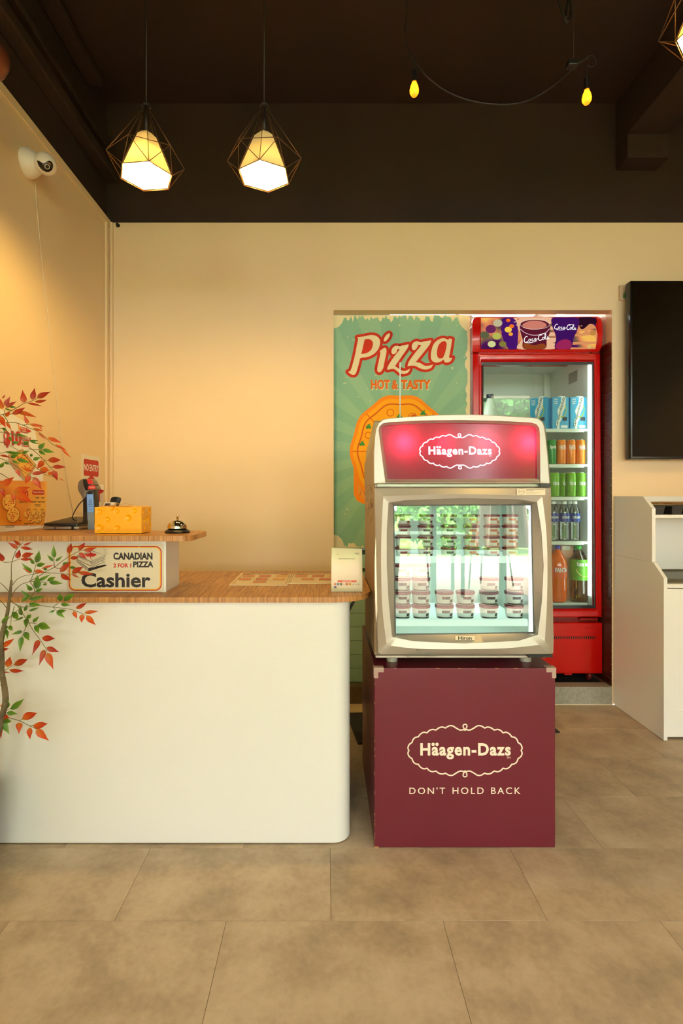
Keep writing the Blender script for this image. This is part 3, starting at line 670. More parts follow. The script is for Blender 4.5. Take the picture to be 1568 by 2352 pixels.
bm = BM(); box(bm, P(1333, 0, 3.1).x, P(1372, 0, 3.1).x, 3.10, 3.14, ZH(1425, 3.1), ZH(1420, 3.1), .002); obj('hinge', bm, mat('hinge_red', (150, 30, 20), .3, metal=.5), fr); bm = BM(); box(bm, P(1360, 0, 3.1).x, P(1377, 0, 3.1).x, 3.10, 3.14, ZH(811.5, 3.1), ZH(807, 3.1), .001); obj('hinge', bm, mat('hinge_red', (150, 30, 20), .3, metal=.5), fr)
# led strips, shelves, fan grille
lx = P(1352, 0, 3.165).x
bm = BM(); box(bm, lx-.007, lx+.007, 3.156, 3.168, ZH(1368, 3.16), ZH(838, 3.16), .003); obj('led_strip', bm, emitter('led_fridge', (240, 255, 245), 9.5), fr, 'bright white LED strip')
bm = BM(); box(bm, IX0+.004, IX0+.016, 3.156, 3.168, ZH(1368, 3.16), ZH(838, 3.16), .003); obj('led_strip', bm, MATS['led_fridge'], fr, 'bright white LED strip')
bm = BM(); box(bm, IX0+.02, IX1-.05, 3.156, 3.166, ZH(836, 3.16), ZH(833, 3.16), .001); obj('led_strip', bm, MATS['led_fridge'], fr, 'bright white LED strip')
SZ = {}
for key, py in (('milk', 985), ('orange', 1066), ('green', 1141), ('water', 1243), ('big', 1384)):
    z = ZH(py, 3.20); SZ[key] = z
    bm = BM(); tube(bm, [(IX0+.01, 3.195, z-.006), (IX1-.008, 3.195, z-.006)], .006, 8); tube(bm, [(IX0+.01, 3.195, z-.018), (IX1-.03, 3.195, z-.018)], .004, 8)
    box(bm, IX0+.01, IX1-.008, 3.20, 3.70, z-.009, z-.004)
    for k in range(34): tube(bm, [(IX0+.02+k*.0192, 3.194, z-.004), (IX0+.02+k*.0192, 3.70, z-.004)], .0018, 4)
    obj('wire_shelf', bm, M_shelf, fr, kind='stuff')
    bm = BM(); box(bm, IX0+.02, IX1-.012, 3.188, 3.192, z-.016, z-.003, .001); 
    obj('price_rail', bm, mat('price_rail', (236, 242, 228), .3), fr)
bm = BM(); g0 = Vector((P(1187, 0, 3.35).x, 3.36, IZ1-.012))
for rr in range(1, 9): 
    n = 28; bm2 = [g0+Vector((.016*rr*1.05*math.cos(2*PI*k/n), .016*rr*math.sin(2*PI*k/n), 0)) for k in range(n+1)]; tube(bm, bm2, .0022, 4, False)
for k in range(20): a_ = 2*PI*k/20; tube(bm, [g0, g0+Vector((.134*math.cos(a_), .128*math.sin(a_), 0))], .0018, 4)
obj('fan_grille', bm, mat('grille_white', (236, 240, 234), .4), fr, kind='stuff')
obj('fan_recess', lathe(BM(), [(0, 0), (.12, 0), (.12, .003), (0, .003)], g0+Vector((0, 0, .003)), 28), mat('fan_dark', (96, 104, 98), .6), fr)
obj('shelf_standard', box(BM(), IX1-.006, IX1-.0042, 3.185, 3.20, IZ0, IZ1-.1), mat('perforated_white', (190, 198, 188), .4), fr)
obj('rating_plate', box(BM(), IX1-.0055, IX1-.0042, 3.33, 3.45, 1.93, 2.0), mat('grey_plate', (150, 150, 146), .5), fr)
# header
ho = [(1083, 738), (1087, 730), (1094, 727.5), (1374, 727), (1380, 731), (1384, 742), (1385, 770), (1383, 795), (1378, 806), (1372, 809), (1083, 809)]
hpn = [(1103, 729.5), (1368, 728.5), (1371, 745), (1371, 775), (1366, 801.5), (1103, 803)]
def bul(Z): 
    def f(x, y): t = (y-768)/42; return P(x, y, Z+.028*t*t)
    return f
cx, cy = 1235, 768
bm = loft(BM(), [(ho, Zp(3.16)), (ho, Zp(3.10)), (shrink(ho, .99, cx, cy), bul(3.064)), (shrink(hpn, 1.01, cx, cy), bul(3.062)), (hpn, bul(3.068))], (cx, cy), 80, 'last')
obj('header_box', bm, M_red, fr, smooth=35)
bm = BM(); box(bm, FX0+.01, FX1-.01, 3.155, 3.5, 2.06, 2.225, .004); obj('header_back', bm, M_red, fr)
bp_ = bul(3.0655)
def grid_face(m2, x0, x1, y0, y1, nx, ny):
    b3 = BM(); V = [[b3.verts.new(m2(x0+(x1-x0)*i/nx, y0+(y1-y0)*j/ny)) for i in range(nx+1)] for j in range(ny+1)]
    for j in range(ny):
        for i in range(nx):
            f = b3.faces.new((V[j][i], V[j][i+1], V[j+1][i+1], V[j+1][i])); f.smooth = True
    return b3
# backlit picture: bokeh background shader plus cut shapes
m, nt, out = newmat('backlit_photo'); em = nt.nodes.new('ShaderNodeEmission'); nt.links.new(em.outputs[0], out.inputs[0]); em.inputs[1].default_value = .95
tc = nt.nodes.new('ShaderNodeTexCoord'); n1 = nt.nodes.new('ShaderNodeTexNoise'); n1.inputs['Scale'].default_value = 7; n1.inputs['Detail'].default_value = 1.5
nt.links.new(tc.outputs['Object'], n1.inputs[0]); r = nt.nodes.new('ShaderNodeValToRGB'); nt.links.new(n1.outputs['Fac'], r.inputs[0]); nt.links.new(r.outputs[0], em.inputs[0])
r.color_ramp.elements[0].position = .3; r.color_ramp.elements[0].color = (*lin((40, 10, 60)), 1); r.color_ramp.elements[1].position = .72; r.color_ramp.elements[1].color = (*lin((250, 190, 90)), 1)
for p_, c_ in ((.42, (90, 30, 90)), (.5, (130, 100, 70)), (.58, (226, 130, 90))): x = r.color_ramp.elements.new(p_); x.color = (*lin(c_), 1)
pb = bul(3.0652); obj('header_picture', grid_face(pb, 1104, 1368, 730, 801.5, 4, 16), m, fr, 'backlit picture of cola glasses')
def em2(name, c, s=.9): return emitter(name, c, s)
HB = lambda o=.0006: Art(lambda x, y, q: bul(3.0652-q)(1060+x*.2296, 710+y*.2296), o)
HB(.0005).poly(cat([(525, 88), (900, 86), (930, 250), (925, 398), (560, 398), (600, 300), (545, 160)], 3)).put('picture_shape', em2('p_peach', (244, 190, 150)), fr)
HB(.0005).poly(cat([(1150, 200), (1250, 150), (1340, 180), (1345, 398), (1080, 398)], 3)).put('picture_shape', em2('p_tan', (226, 150, 96)), fr)
HB(.0006).poly(cat([(1170, 86), (1335, 90), (1340, 150), (1290, 140), (1215, 200), (1180, 180)], 3)).put('picture_shape', em2('p_dark', (44, 14, 34)), fr)
HB(.0006).poly(cat([(405, 100), (520, 95), (560, 180), (560, 330), (540, 398), (470, 398), (400, 260)], 3)).put('picture_shape', em2('p_violet', (74, 22, 110)), fr)
for x_, y_, r_, c_ in ((465, 205, 36, (255, 210, 80)), (490, 250, 22, (255, 170, 60)), (465, 112, 22, (250, 110, 30)), (500, 170, 24, (250, 120, 40)), (350, 270, 44, (190, 190, 90)), (300, 350, 40, (220, 220, 150)), (360, 140, 46, (200, 190, 150)), (290, 200, 52, (110, 40, 90)), (230, 260, 46, (100, 100, 70)), (410, 350, 36, (140, 130, 60)), (1275, 375, 22, (230, 190, 110)), (1310, 240, 30, (200, 140, 70))):
    HB(.0008).disc(x_, y_, r_, r_*.8).put('picture_shape', em2('p_%d' % x_, c_), fr)
HB(.0009).poly([(555, 100), (572, 92), (606, 180), (590, 185)]).put('picture_shape', em2('p_straw', (200, 30, 40)), fr)
HB(.0010).poly(cat([(585, 150), (640, 118), (730, 108), (830, 120), (880, 160), (882, 230), (850, 310), (828, 398), (625, 398), (610, 310), (585, 220)], 4)).put('glass_drawing', em2('p_cola', (96, 26, 46)), fr)
HB(.0012).poly(cat([(610, 150), (700, 115), (800, 125), (850, 160), (800, 195), (700, 205), (630, 190)], 4)).put('glass_drawing', em2('p_ice', (214, 130, 110)), fr)
HB(.0014).poly(cat([(630, 340), (720, 360), (820, 345), (826, 395), (630, 395)], 4)).put('glass_drawing', em2('p_amber', (150, 70, 30)), fr)
HB(.0014).ring(733, 150, 148, 52, 4).put('glass_rim', em2('p_rim', (230, 210, 200)), fr)
HB(.0014).line(cat([(586, 200), (640, 240), (730, 262), (830, 240), (880, 195)], 5, False), 7).put('glass_rim', em2('p_rim2', (214, 180, 190)), fr)
HB(.0010).poly(cat([(905, 90), (1040, 84), (1165, 92), (1165, 180), (1120, 290), (1085, 396), (935, 396), (945, 280), (905, 170)], 4)).put('glass_drawing', em2('p_cola2', (66, 20, 96)), fr)
HB(.0012).poly(cat([(960, 330), (1040, 300), (1095, 330), (1080, 394), (945, 394)], 4)).put('glass_drawing', em2('p_berry', (160, 40, 90)), fr)
M_pw = em2('p_white', (255, 250, 250), 1.1)
def cola(a, ox, oy, s, rot):
    """flowing white script: C o c a - C o l a as pen strokes"""
    c, d = math.cos(rot), math.sin(rot)
    S = [[(48, 2), (36, -6), (18, 6), (4, 36), (8, 62), (28, 64), (50, 52)], [(70, 30), (60, 36), (58, 54), (68, 60), (78, 50), (78, 34), (70, 30), (88, 38)], [(114, 32), (102, 34), (96, 50), (104, 60), (120, 50)],
         [(146, 32), (134, 34), (128, 50), (136, 58), (148, 40), (148, 32), (148, 56), (160, 50)], [(162, 42), (174, 40)], [(226, 4), (214, -10), (194, 0), (180, 30), (184, 58), (204, 62), (224, 50)], [(238, 30), (228, 36), (226, 54), (236, 60), (248, 48), (246, 34), (238, 30), (254, 36)],
         [(256, 52), (274, 10), (272, -8), (262, 10), (258, 50), (270, 58), (280, 50)], [(300, 30), (288, 34), (284, 50), (292, 58), (304, 40), (302, 56), (314, 48)], [(20, 66), (60, 76), (120, 72), (150, 64)], [(206, 6), (240, -14), (262, -6), (278, -16)]]
    for q in S: a.line([(ox+s*(x*c-y*d), oy+s*(x*d+y*c)) for x, y in cat(q, 4, False)], (9 if q[0] in ((48, 2), (226, 4)) else 7)*s)
cola(a := HB(.002), 618, 282, .82, -.13); a.put('script_lettering', M_pw, fr)
cola(a := HB(.002), 928, 152, .70, .06); a.put('script_lettering', M_pw, fr)

# ---- drinks
def spin(name, label, cat_, loc, prof, m_, group=None, n=24):
    t = thing(name, label, cat_, loc, group); return t
def carton(loc, label, yaw=0):
    t = thing('milk_carton', label, 'carton', loc, 'blue milk cartons on the top fridge shelf'); x, y, z = loc; w2 = .050; h = .197
    obj('body', box(BM(), x-w2, x+w2, y, y+.07, z+.001, z+h, .002), mat('milk_blue', (60, 168, 214), .35), t)
    obj('cap', lathe(BM(), [(0, 0), (.014, 0), (.014, .012), (0, .013)], (x+.012, y+.035, z+h), 16), mat('cap_white', (236, 238, 232), .4), t)
    m2 = lambda u, v, o: Vector((x-w2+u*2*w2, y-o, z+h*(1-v)))
    Art(m2, .0006).poly(cat([(.30, 1), (.22, .8), (.36, .6), (.30, .42), (.5, .2), (.55, 0), (.8, 0), (.78, .3), (.62, .5), (.55, .7), (.45, .8), (.42, 1)], 4)).put('white_wave', mat('print_white', (240, 240, 232), .4), t)
    Art(m2, .0007).line(cat([(.78, .25), (.85, .42), (.7, .6), (.5, .62)], 4, False), .05).put('leaf_print', mat('print_lime', (170, 190, 70), .5), t)
    Art(m2, .001).text('Greenfields', -.06, .39, .98, .53, .012, rot=-1.08).put('lettering', mat('print_darkgreen', (26, 70, 40), .5), t)
    a = Art(m2, .0007); a.text('100%', .10, .05, .34, .10, .02); a.text('Fresh', .10, .115, .34, .16, .02); a.text('Milk', .12, .175, .32, .22, .02); a.put('small_print', MATS['print_white'], t)
    a = Art(m2, .0007); a.rect(.62, .62, .90, .74); a.put('dark_panel', mat('print_navy', (40, 50, 70), .5), t)
    a = Art(m2, .0007); a.rect(.52, .88, .92, .96); a.put('pale_panel', MATS['print_white'], t)
    t.rotation_euler.z = yaw; return t
yf = 3.215
c1 = carton(Vector((P(1328, 0, yf).x, yf, SZ['milk'])), 'blue milk carton at the right end of the top fridge shelf')
dup(c1, Vector((P(1287, 0, yf).x, yf, SZ['milk'])), 'middle blue milk carton of the three on the top fridge shelf')
dup(c1, Vector((P(1239, 0, yf).x, yf+.025, SZ['milk'])), 'blue milk carton turned sideways at the left of the three', rotz=-.75)
def lathe_thing(name, label, cat_, loc, group, parts):
    t = thing(name, label, cat_, loc, group)
    for nm, prof, m_ in parts: obj(nm, lathe(BM(), [(r, h) for r, h in prof], loc, 24), m_, t, smooth=50)
    return t
def wrap(t, name, loc, r, draw, m_, off=.0008, arc=1.25):
    """print wrapped on a cylinder: u in 0..1 across the front, v height above loc"""
    rr = r if callable(r) else (lambda v: r)
    def f(u, v, o): a_ = (u-.5)*2*arc; q = rr(v)+o; return Vector(loc)+Vector((q*math.sin(a_), -q*math.cos(a_), v))
    a = Art(f, off); draw(a); return a.put(name, m_, t)
def bottle_white(loc, label):
    return lathe_thing('white_bottle', label, 'bottle', loc, 'white bottles at the left of the top fridge shelf', (('body', [(0, .001), (.045, .001), (.046, .01), (.046, .11), (.030, .16), (.020, .185), (.018, .20), (0, .20)], mat('frosted_white', (222, 226, 216), .3)), ('cap', [(.020, .195), (.021, .197), (.021, .22), (0, .222)], mat('cap_navy', (28, 34, 60), .4))))
b1 = bottle_white(Vector((P(1125, 0, 3.24).x, 3.24, SZ['milk']-.003)), 'white bottle with dark blue cap on the top fridge shelf, nearer the glass')
dup(b1, Vector((P(1116, 0, 3.36).x, 3.36, SZ['milk']-.003)), 'white bottle with dark cap behind the nearer white bottle')
canp = [(0, .002), (.024, .002), (.0275, .008), (.0275, .138), (.0235, .147), (.0235, .149), (0, .147)]
def can(label, loc, col, group, txt, band=None, tcol='print_white', name='drink_can'):
    t = thing(name, label, 'can', loc, group)
    obj('body', lathe(BM(), canp[:5], loc, 24), mat('can_%d_%d_%d' % col, col, .3, metal=.1), t, smooth=50)
    obj('lid', lathe(BM(), canp[4:], loc, 24), M_chrome, t)
    if band: wrap(t, 'label_band', loc, .0275, lambda a: a.poly([(.0+.1*k, band[0]+.012*math.sin(k*1.2)) for k in range(11)]+[(1-.1*k, band[1]+.012*math.sin(k)) for k in range(11)]), mat('can_band_%d_%d_%d' % band[2], band[2], .35), .0005)
    wrap(t, 'lettering', loc, .0275, lambda a: a.text(txt, .22, .115 if band is None else .098, .80, .088 if band is None else .070, .03), mat(tcol, (240, 240, 232), .4), .0011)
    return t
G = 'orange soda cans on the second fridge shelf'
oc = None; nm_ = ['rightmost', 'second from the right', 'third from the right']
for k, px in enumerate((1332, 1310, 1288)):
    loc = Vector((P(px, 0, yf).x, yf, SZ['orange'])); lb = f'orange soda can on the second fridge shelf, {nm_[k]}'
    if oc is None: oc = can(lb, loc, (236, 130, 20), G, 'FANTA')
    else: dup(oc, loc, lb)
gc = can('green soda can left of the orange cans on the second fridge shelf', Vector((P(1266, 0, yf).x, yf, SZ['orange'])), (26, 140, 60), 'green soda cans on the second fridge shelf', 'Sprite')
G = 'green tea cans on the third fridge shelf'
tc_ = None
for k, (px, dy) in enumerate(((1333, 0), (1311, 0), (1295, .05), (1273, 0))):
    loc = Vector((P(px, 0, yf+dy).x, yf+dy, SZ['green'])); lb = f'green iced tea can on the third fridge shelf, {["rightmost", "second from the right", "set back in the row", "leftmost in view"][k]}'
    if tc_ is None: tc_ = can(lb, loc, (110, 176, 40), G, 'fuze tea', (.02, .062, (60, 150, 50)))
    else: dup(tc_, loc, lb)
for k, px in enumerate((1240, 1216)):                # hidden from the front, seen when stepping aside
    dup(gc, Vector((P(px, 0, yf).x, yf, SZ['orange'])), ('green soda can hidden behind the freezer header, first', 'green soda can hidden behind the freezer header, second')[k])
M_pet = glass('clear_bottle', .12, (.97, .99, 1.0), .05)
def water(loc, label):
    t = thing('water_bottle', label, 'bottle', loc, 'water bottles on the fourth fridge shelf')
    pr = [(0, .002), (.028, .002), (.031, .008)]
    for k in range(7): pr += [(.031, .012+k*.014), (.0292, .019+k*.014)]
    pr += [(.031, .115), (.031, .17), (.0305, .185), (.024, .205), (.013, .222), (.0125, .234)]
    obj('body', lathe(BM(), pr, loc, 24), M_pet, t, smooth=50)
    obj('cap', lathe(BM(), [(.0145, .226), (.0145, .243), (0, .244)], loc, 20), mat('cap_white', (0, 0, 0)), t, smooth=50)
    obj('label', lathe(BM(), [(.0316, .118), (.0316, .170)], loc, 24), mat('label_blue', (16, 50, 140), .35), t)
    wrap(t, 'lettering', loc, .0316, lambda a: a.text('DASANI', .2, .154, .8, .138, .02), MATS['print_white'])
    wrap(t, 'wave_print', loc, .0316, lambda a: a.poly([(0, .118), (1, .118), (1, .132), (.6, .126), (.3, .136), (0, .128)]), mat('print_cyan', (60, 160, 214), .4)); return t
wb = water(Vector((P(1321, 0, yf).x, yf+.01, SZ['water'])), 'clear water bottle with blue label, right end of the fourth shelf')
for k, (px, d_) in enumerate(((1295, .01), (1270, .01), (1308, .08), (1282, .08))):
    dup(wb, Vector((P(px, 0, yf+d_).x, yf+d_, SZ['water'])), ('clear water bottle, middle of the front three on the fourth shelf', 'clear water bottle, leftmost of the front three beside the freezer', 'clear water bottle in the second row behind the right gap', 'clear water bottle in the second row behind the left gap')[k])
M_teal = glass('amber_pet', .10, (.86, .62, .22), .05)
def bigb(name, label, loc, body_m, cap, lab, lab_m, txt, r=.052, h=.33, extra=None):
    t = thing(name, label, 'bottle', loc)
    pr = [(0, .002), (r*.85, .002), (r, .012), (r*.97, .04), (r, .07), (r*.96, .13), (r, .18), (r, .235), (r*.86, .265), (r*.5, .30), (.014, .318), (.0135, .33)]
    f = h/.345; pr = [(a_, b_*f) for a_, b_ in pr]
    obj('body', lathe(BM(), pr, loc, 28), body_m, t, smooth=50)
    obj('cap', lathe(BM(), [(.016, .322*f), (.016, .344*f), (0, .345*f)], loc, 20), mat('cap_%d_%d_%d' % cap, cap, .4), t, smooth=50)
    obj('label', lathe(BM(), [(r*.972+.0012, lab[0]), (r+.0012, (lab[0]+lab[1])/2), (r+.0012, lab[1])], loc, 28), lab_m, t)
    wrap(t, 'lettering', loc, r+.0018, lambda a: a.text(txt, .20, lab[1]-.012, .82, lab[1]-.040, .03), MATS['print_white'], .0012, 1.1)
    if extra: extra(t)
    return t
lc = Vector((P(1329, 0, yf+.03).x, yf+.03, SZ['big']))
bigb('iced_tea_bottle', 'large green iced tea bottle at the right of the bottom fridge shelf', lc, M_teal, (60, 170, 70), (.135, .262), mat('label_green', (96, 172, 40), .35), 'fuze tea', .0545, .345,
     lambda t: (wrap(t, 'leaf_print', lc, .0565, lambda a: a.poly(cat([(.18, .205), (.5, .21), (.86, .195), (.84, .165), (.55, .158), (.3, .175)], 4)), mat('print_peach', (214, 180, 100), .5), .0008, 1.1), wrap(t, 'dark_green_band', lc, .0560, lambda a: a.rect(0, .136, 1, .165), mat('print_green', (40, 120, 40), .5), .0006, 1.1)))
lc2 = Vector((P(1280, 0, yf+.03).x, yf+.03, SZ['big']))
M_or = mat('orange_soda', (240, 104, 8), .15, coat=.5)
bigb('orange_soda_bottle', 'large orange soda bottle with blue cap on the bottom fridge shelf', lc2, M_or, (70, 70, 180), (.15, .225), mat('label_orange', (238, 96, 14), .35), 'FANTA', .054, .345,
     lambda t: wrap(t, 'blue_flash', lc2, .056, lambda a: a.poly([(.16, .178), (.84, .186), (.88, .214), (.14, .208)]), mat('print_blue', (40, 60, 160), .5), .0006, 1.1))
for px, d_, c_, lb in ((1316, .16, (60, 170, 70), 'green capped tea bottle behind the large iced tea bottle'), (1264, .17, (200, 150, 170), 'pink labelled bottle behind the orange soda bottle'), ):
    q = Vector((P(px, 0, yf+d_).x, yf+d_, SZ['big'])); lathe_thing('drink_bottle', lb, 'bottle', q, None, (('body', [(0, .002), (.045, .002), (.048, .02), (.048, .23), (.03, .28), (.014, .31)], mat('dark_cola_%d' % px, (44, 40, 30) if px != 1264 else (190, 120, 120), .2, coat=.5)), ('cap', [(.016, .305), (.016, .33), (0, .33)], mat('cap_x%d' % px, c_, .4))))
pkt = thing('drink_pouch', 'pale pink carton with price figures behind the bottles on the bottom shelf', 'carton', Vector((P(1303, 0, 3.31).x, 3.31, SZ['big'])))
q = ploc(pkt); obj('body', box(BM(), q.x-.038, q.x+.038, 3.31, 3.33, SZ['big']+.001, ZH(1253, 3.31), .002), mat('pink_card', (224, 176, 160), .5), pkt)
a = Art(zplane(3.3098), .0006); a.rect(1292, 1254, 1309, 1263); a.put('label_print', MATS['print_white'], pkt)
# ------------------------------------------------------------------ pizza banner
ZC = 3.100
def drape(x, y, o=0):
    k = max(0, min(1, (x-985)/95)); low = max(0, min(1, (y-724)/500))
    dy = .0025*math.sin(x*.055+1)*(.3+low)+k*k*.016*math.sin((x-985)*.075)+.003*math.exp(-((x-918.5)/7)**2)
    return P(x, y, ZC)+Vector((0, dy-o, 0))
bn = thing('pizza_banner', 'green split cloth banner reading Pizza HOT & TASTY hanging in the doorway', 'banner', P(918.5, 1036, ZC))
m = bpy.data.materials.new('banner_cloth'); m.use_nodes = True; nt = m.node_tree; b = nt.nodes['Principled BSDF']; b.inputs['Roughness'].default_value = .85
tc = nt.nodes.new('ShaderNodeTexCoord'); sp = nt.nodes.new('ShaderNodeSeparateXYZ'); nt.links.new(tc.outputs['Object'], sp.inputs[0])
at = nt.nodes.new('ShaderNodeMath'); at.operation = 'ARCTAN2'; nt.links.new(sp.outputs[0], at.inputs[0]); nt.links.new(sp.outputs[2], at.inputs[1])
mu = nt.nodes.new('ShaderNodeMath'); mu.operation = 'MULTIPLY'; mu.inputs[1].default_value = 20; nt.links.new(at.outputs[0], mu.inputs[0])
si = nt.nodes.new('ShaderNodeMath'); si.operation = 'SINE'; nt.links.new(mu.outputs[0], si.inputs[0])
r = nt.nodes.new('ShaderNodeValToRGB'); r.color_ramp.elements[0].position = .42; r.color_ramp.elements[1].position = .58
r.color_ramp.elements[0].color = (*lin((134, 182, 150)), 1); r.color_ramp.elements[1].color = (*lin((146, 190, 154)), 1)
ma = nt.nodes.new('ShaderNodeMath'); ma.operation = 'MULTIPLY_ADD'; ma.inputs[1].default_value = .5; ma.inputs[2].default_value = .5; nt.links.new(si.outputs[0], ma.inputs[0]); nt.links.new(ma.outputs[0], r.inputs[0])
n = nt.nodes.new('ShaderNodeTexNoise'); n.inputs['Scale'].default_value = 48; n.inputs['Detail'].default_value = 2; nt.links.new(tc.outputs['Object'], n.inputs[0])
rr = nt.nodes.new('ShaderNodeValToRGB'); rr.color_ramp.elements[0].position = .735; rr.color_ramp.elements[1].position = .75; nt.links.new(n.outputs['Fac'], rr.inputs[0])
mx = nt.nodes.new('ShaderNodeMix'); mx.data_type = 'RGBA'; nt.links.new(rr.outputs[0], mx.inputs['Factor']); nt.links.new(r.outputs[0], mx.inputs['A']); mx.inputs['B'].default_value = (*lin((232, 220, 180)), 1)
nt.links.new(mx.outputs['Result'], b.inputs['Base Color']); M_ban = m
for nm, xs, ys in (('cloth_header', (766, 1080), (724, 832)), ('cloth_panel', (766, 917.3), (832, 1258)), ('cloth_panel', (920, 1080), (832, 1258))):
    b3 = grid_face(lambda x, y: drape(x, y), xs[0], xs[1], ys[0], ys[1], int((xs[1]-xs[0])/3), 10); obj(nm, b3, M_ban, bn)
class BArt(Art):
    def __init__(s, off): s.off = off; s.v, s.f = [], []; s.m = lambda x, y, o: Vector((x, y, 0))
    def put(s, name, m_, parent):
        b3 = bmesh.new(); vs = [b3.verts.new(v) for v in s.v]
        for t in s.f:
            try: b3.faces.new([vs[i] for i in t])
            except ValueError: pass
        xs = [v[0] for v in s.v]; cuts = [917.3, 920]+[906+3*k for k in range(10) if k not in (4,)]+[766+8*k for k in range(40) if not 904 < 766+8*k < 934]
        for cx_ in cuts:
            if min(xs) < cx_ < max(xs): bmesh.ops.bisect_plane(b3, geom=b3.verts[:]+b3.edges[:]+b3.faces[:], plane_co=(cx_, 0, 0), plane_no=(1, 0, 0), dist=1e-5)
        if min(xs) < 918 < max(xs): bmesh.ops.bisect_plane(b3, geom=b3.verts[:]+b3.edges[:]+b3.faces[:], plane_co=(0, 832, 0), plane_no=(0, 1, 0), dist=1e-5)
        kill = [f for f in b3.faces if 917.3 < f.calc_center_median().x < 920 and f.calc_center_median().y > 832]
        bmesh.ops.delete(b3, geom=kill, context='FACES')
        for v in b3.verts: v.co = drape(v.co.x, v.co.y, s.off)
        me = bpy.data.meshes.new(name); b = ploc(parent)
        for v in b3.verts: v.co -= b
        b3.to_mesh(me); b3.free(); me.materials.append(m_); o = bpy.data.objects.new(name, me); C.objects.link(o); o.parent = parent; return o
M_bcr = mat('banner_cream', (236, 222, 176), .85); M_bred = mat('banner_red', (206, 52, 22), .85); M_bor = mat('banner_orange', (222, 106, 12), .85)
M_by1 = mat('banner_crust', (250, 144, 12), .85); M_by2 = mat('banner_amber', (252, 172, 12), .85); M_by3 = mat('banner_line', (214, 92, 16), .85); M_bg = mat('banner_leafgreen', (62, 140, 62), .85)
PC = [  # cream letter outlines, crop coordinates
 [(225, 140, 1), (300, 130), (400, 112), (470, 125), (512, 170), (515, 230), (490, 300), (430, 360), (350, 395), (270, 405), (255, 440), (240, 500), (222, 560), (205, 605), (180, 622), (140, 612), (105, 582, 1), (135, 570), (155, 520), (175, 450), (195, 370), (213, 280), (228, 200), (235, 165)],
 [(605+44*math.cos(t*PI/6)*.8-20*math.sin(t*PI/6), 141+50*math.sin(t*PI/6)-16*math.cos(t*PI/6)) for t in range(12)],
 [(515, 320), (550, 290), (580, 275), (600, 300), (595, 360), (580, 430), (565, 500), (558, 535), (530, 580), (505, 592), (482, 570), (485, 520), (500, 450), (515, 380), (520, 340)],
 [(665, 310), (690, 265), (735, 248), (775, 255), (800, 245), (885, 230, 1), (870, 280), (800, 380), (710, 510, 1), (750, 535), (800, 565), (850, 570), (905, 540, 1), (880, 590), (820, 610), (770, 600), (720, 560), (680, 545), (610, 560, 1), (620, 510), (690, 400), (760, 310), (770, 295, 1), (745, 290), (735, 310), (730, 330), (700, 355), (670, 350)],
 [(925, 250), (945, 210), (990, 190), (1040, 205), (1080, 195), (1175, 180, 1), (1150, 240), (1080, 330), (975, 460, 1), (1030, 470), (1090, 505), (1150, 505), (1197, 490, 1), (1170, 535), (1100, 555), (1030, 540), (960, 505), (870, 510, 1), (890, 450), (960, 350), (1030, 265), (1045, 245, 1), (1010, 235), (1000, 260), (970, 300), (935, 300)],
 [(1170, 400), (1175, 320), (1205, 230), (1260, 175), (1330, 150), (1390, 170), (1405, 155, 1), (1442, 165, 1), (1430, 250), (1415, 340), (1405, 400), (1447, 405, 1), (1420, 450), (1370, 465), (1345, 450), (1335, 425, 1), (1290, 455), (1230, 465), (1185, 440)]]
HO = [[(320, 170, 1), (360, 162), (400, 175), (425, 210), (420, 260), (395, 310), (340, 345), (275, 355, 1), (290, 300), (305, 230)],
      [(1250, 310), (1270, 240), (1310, 200), (1350, 190), (1372, 220), (1365, 290), (1345, 360), (1320, 405), (1275, 410), (1250, 375)]]
def cp(pts): return [(780+p[0]*.17857, 750+p[1]*.17857) for p in cat(pts, 4)]
red = BArt(.0022); cr = BArt(.0032); hol = BArt(.0042)
for q in PC:
    c = cp(q); red.poly(c); red.line(c, 12.4, True)
    for p in c[::2]: red.disc(p[0], p[1], 6.2, n=10)
    cr.poly(c)
for q in HO: hol.poly(cp(q))
red.put('word_outline', M_bred, bn); cr.put('word_lettering', M_bcr, bn); hol.put('letter_counter', M_bred, bn)['kind'] = 'stuff'
BArt(.0012).text('HOT &', 852.7, 873.5, 915.2, 896, .045).put('slogan_shadow', M_bcr, bn); BArt(.0020).text('HOT &', 851.5, 872.2, 914, 894.5, .045).put('slogan', M_bor, bn)
BArt(.0012).text('TASTY', 921.7, 873.5, 990, 896, .045).put('slogan_shadow', M_bcr, bn); BArt(.0020).text('TASTY', 920.5, 872.2, 988.6, 894.5, .045).put('slogan', M_bor, bn)
def blob(r, wob=0, n=96, ph=0, k=10): return [(918.5+r*(.94+wob*math.cos(k*2*PI*i/n+ph))*math.cos(2*PI*i/n), 1037+r*1.08*(1+wob*math.cos(k*2*PI*i/n+ph))*math.sin(2*PI*i/n)) for i in range(n)]
BArt(.0012).poly([(812, 1040), (1025, 1040), (1025, 1135), (1018, 1150), (1004, 1157), (833, 1157), (819, 1150), (812, 1135)]).put('badge_outline', M_by1, bn)
BArt(.0018).poly([(822, 1040), (1015, 1040), (1015, 1132), (1002, 1147), (835, 1147), (822, 1132)]).put('badge', mat('banner_badge', (240, 160, 60), .85), bn)
a = BArt(.0024); a.line([(826, 1138), (832, 1118), (838, 1138)], 1.5); a.line([(905, 1135), (905, 1118), (915, 1118)], 1.5); a.put('badge_print', M_by3, bn)
BArt(.0026).poly(blob(121, .018)).put('crust', M_by1, bn); BArt(.0032).poly(blob(113, .018)).put('crust_inner', M_by2, bn)
BArt(.0037).line(blob(102, .02), 3, True).put('crust_line', M_by3, bn)
a = BArt(.0042)
for k in range(8): t = k*PI/4; a.line([(918.5+116*math.cos(t)*.94, 1037+122*math.sin(t)), (918.5, 1037)], 1.6)
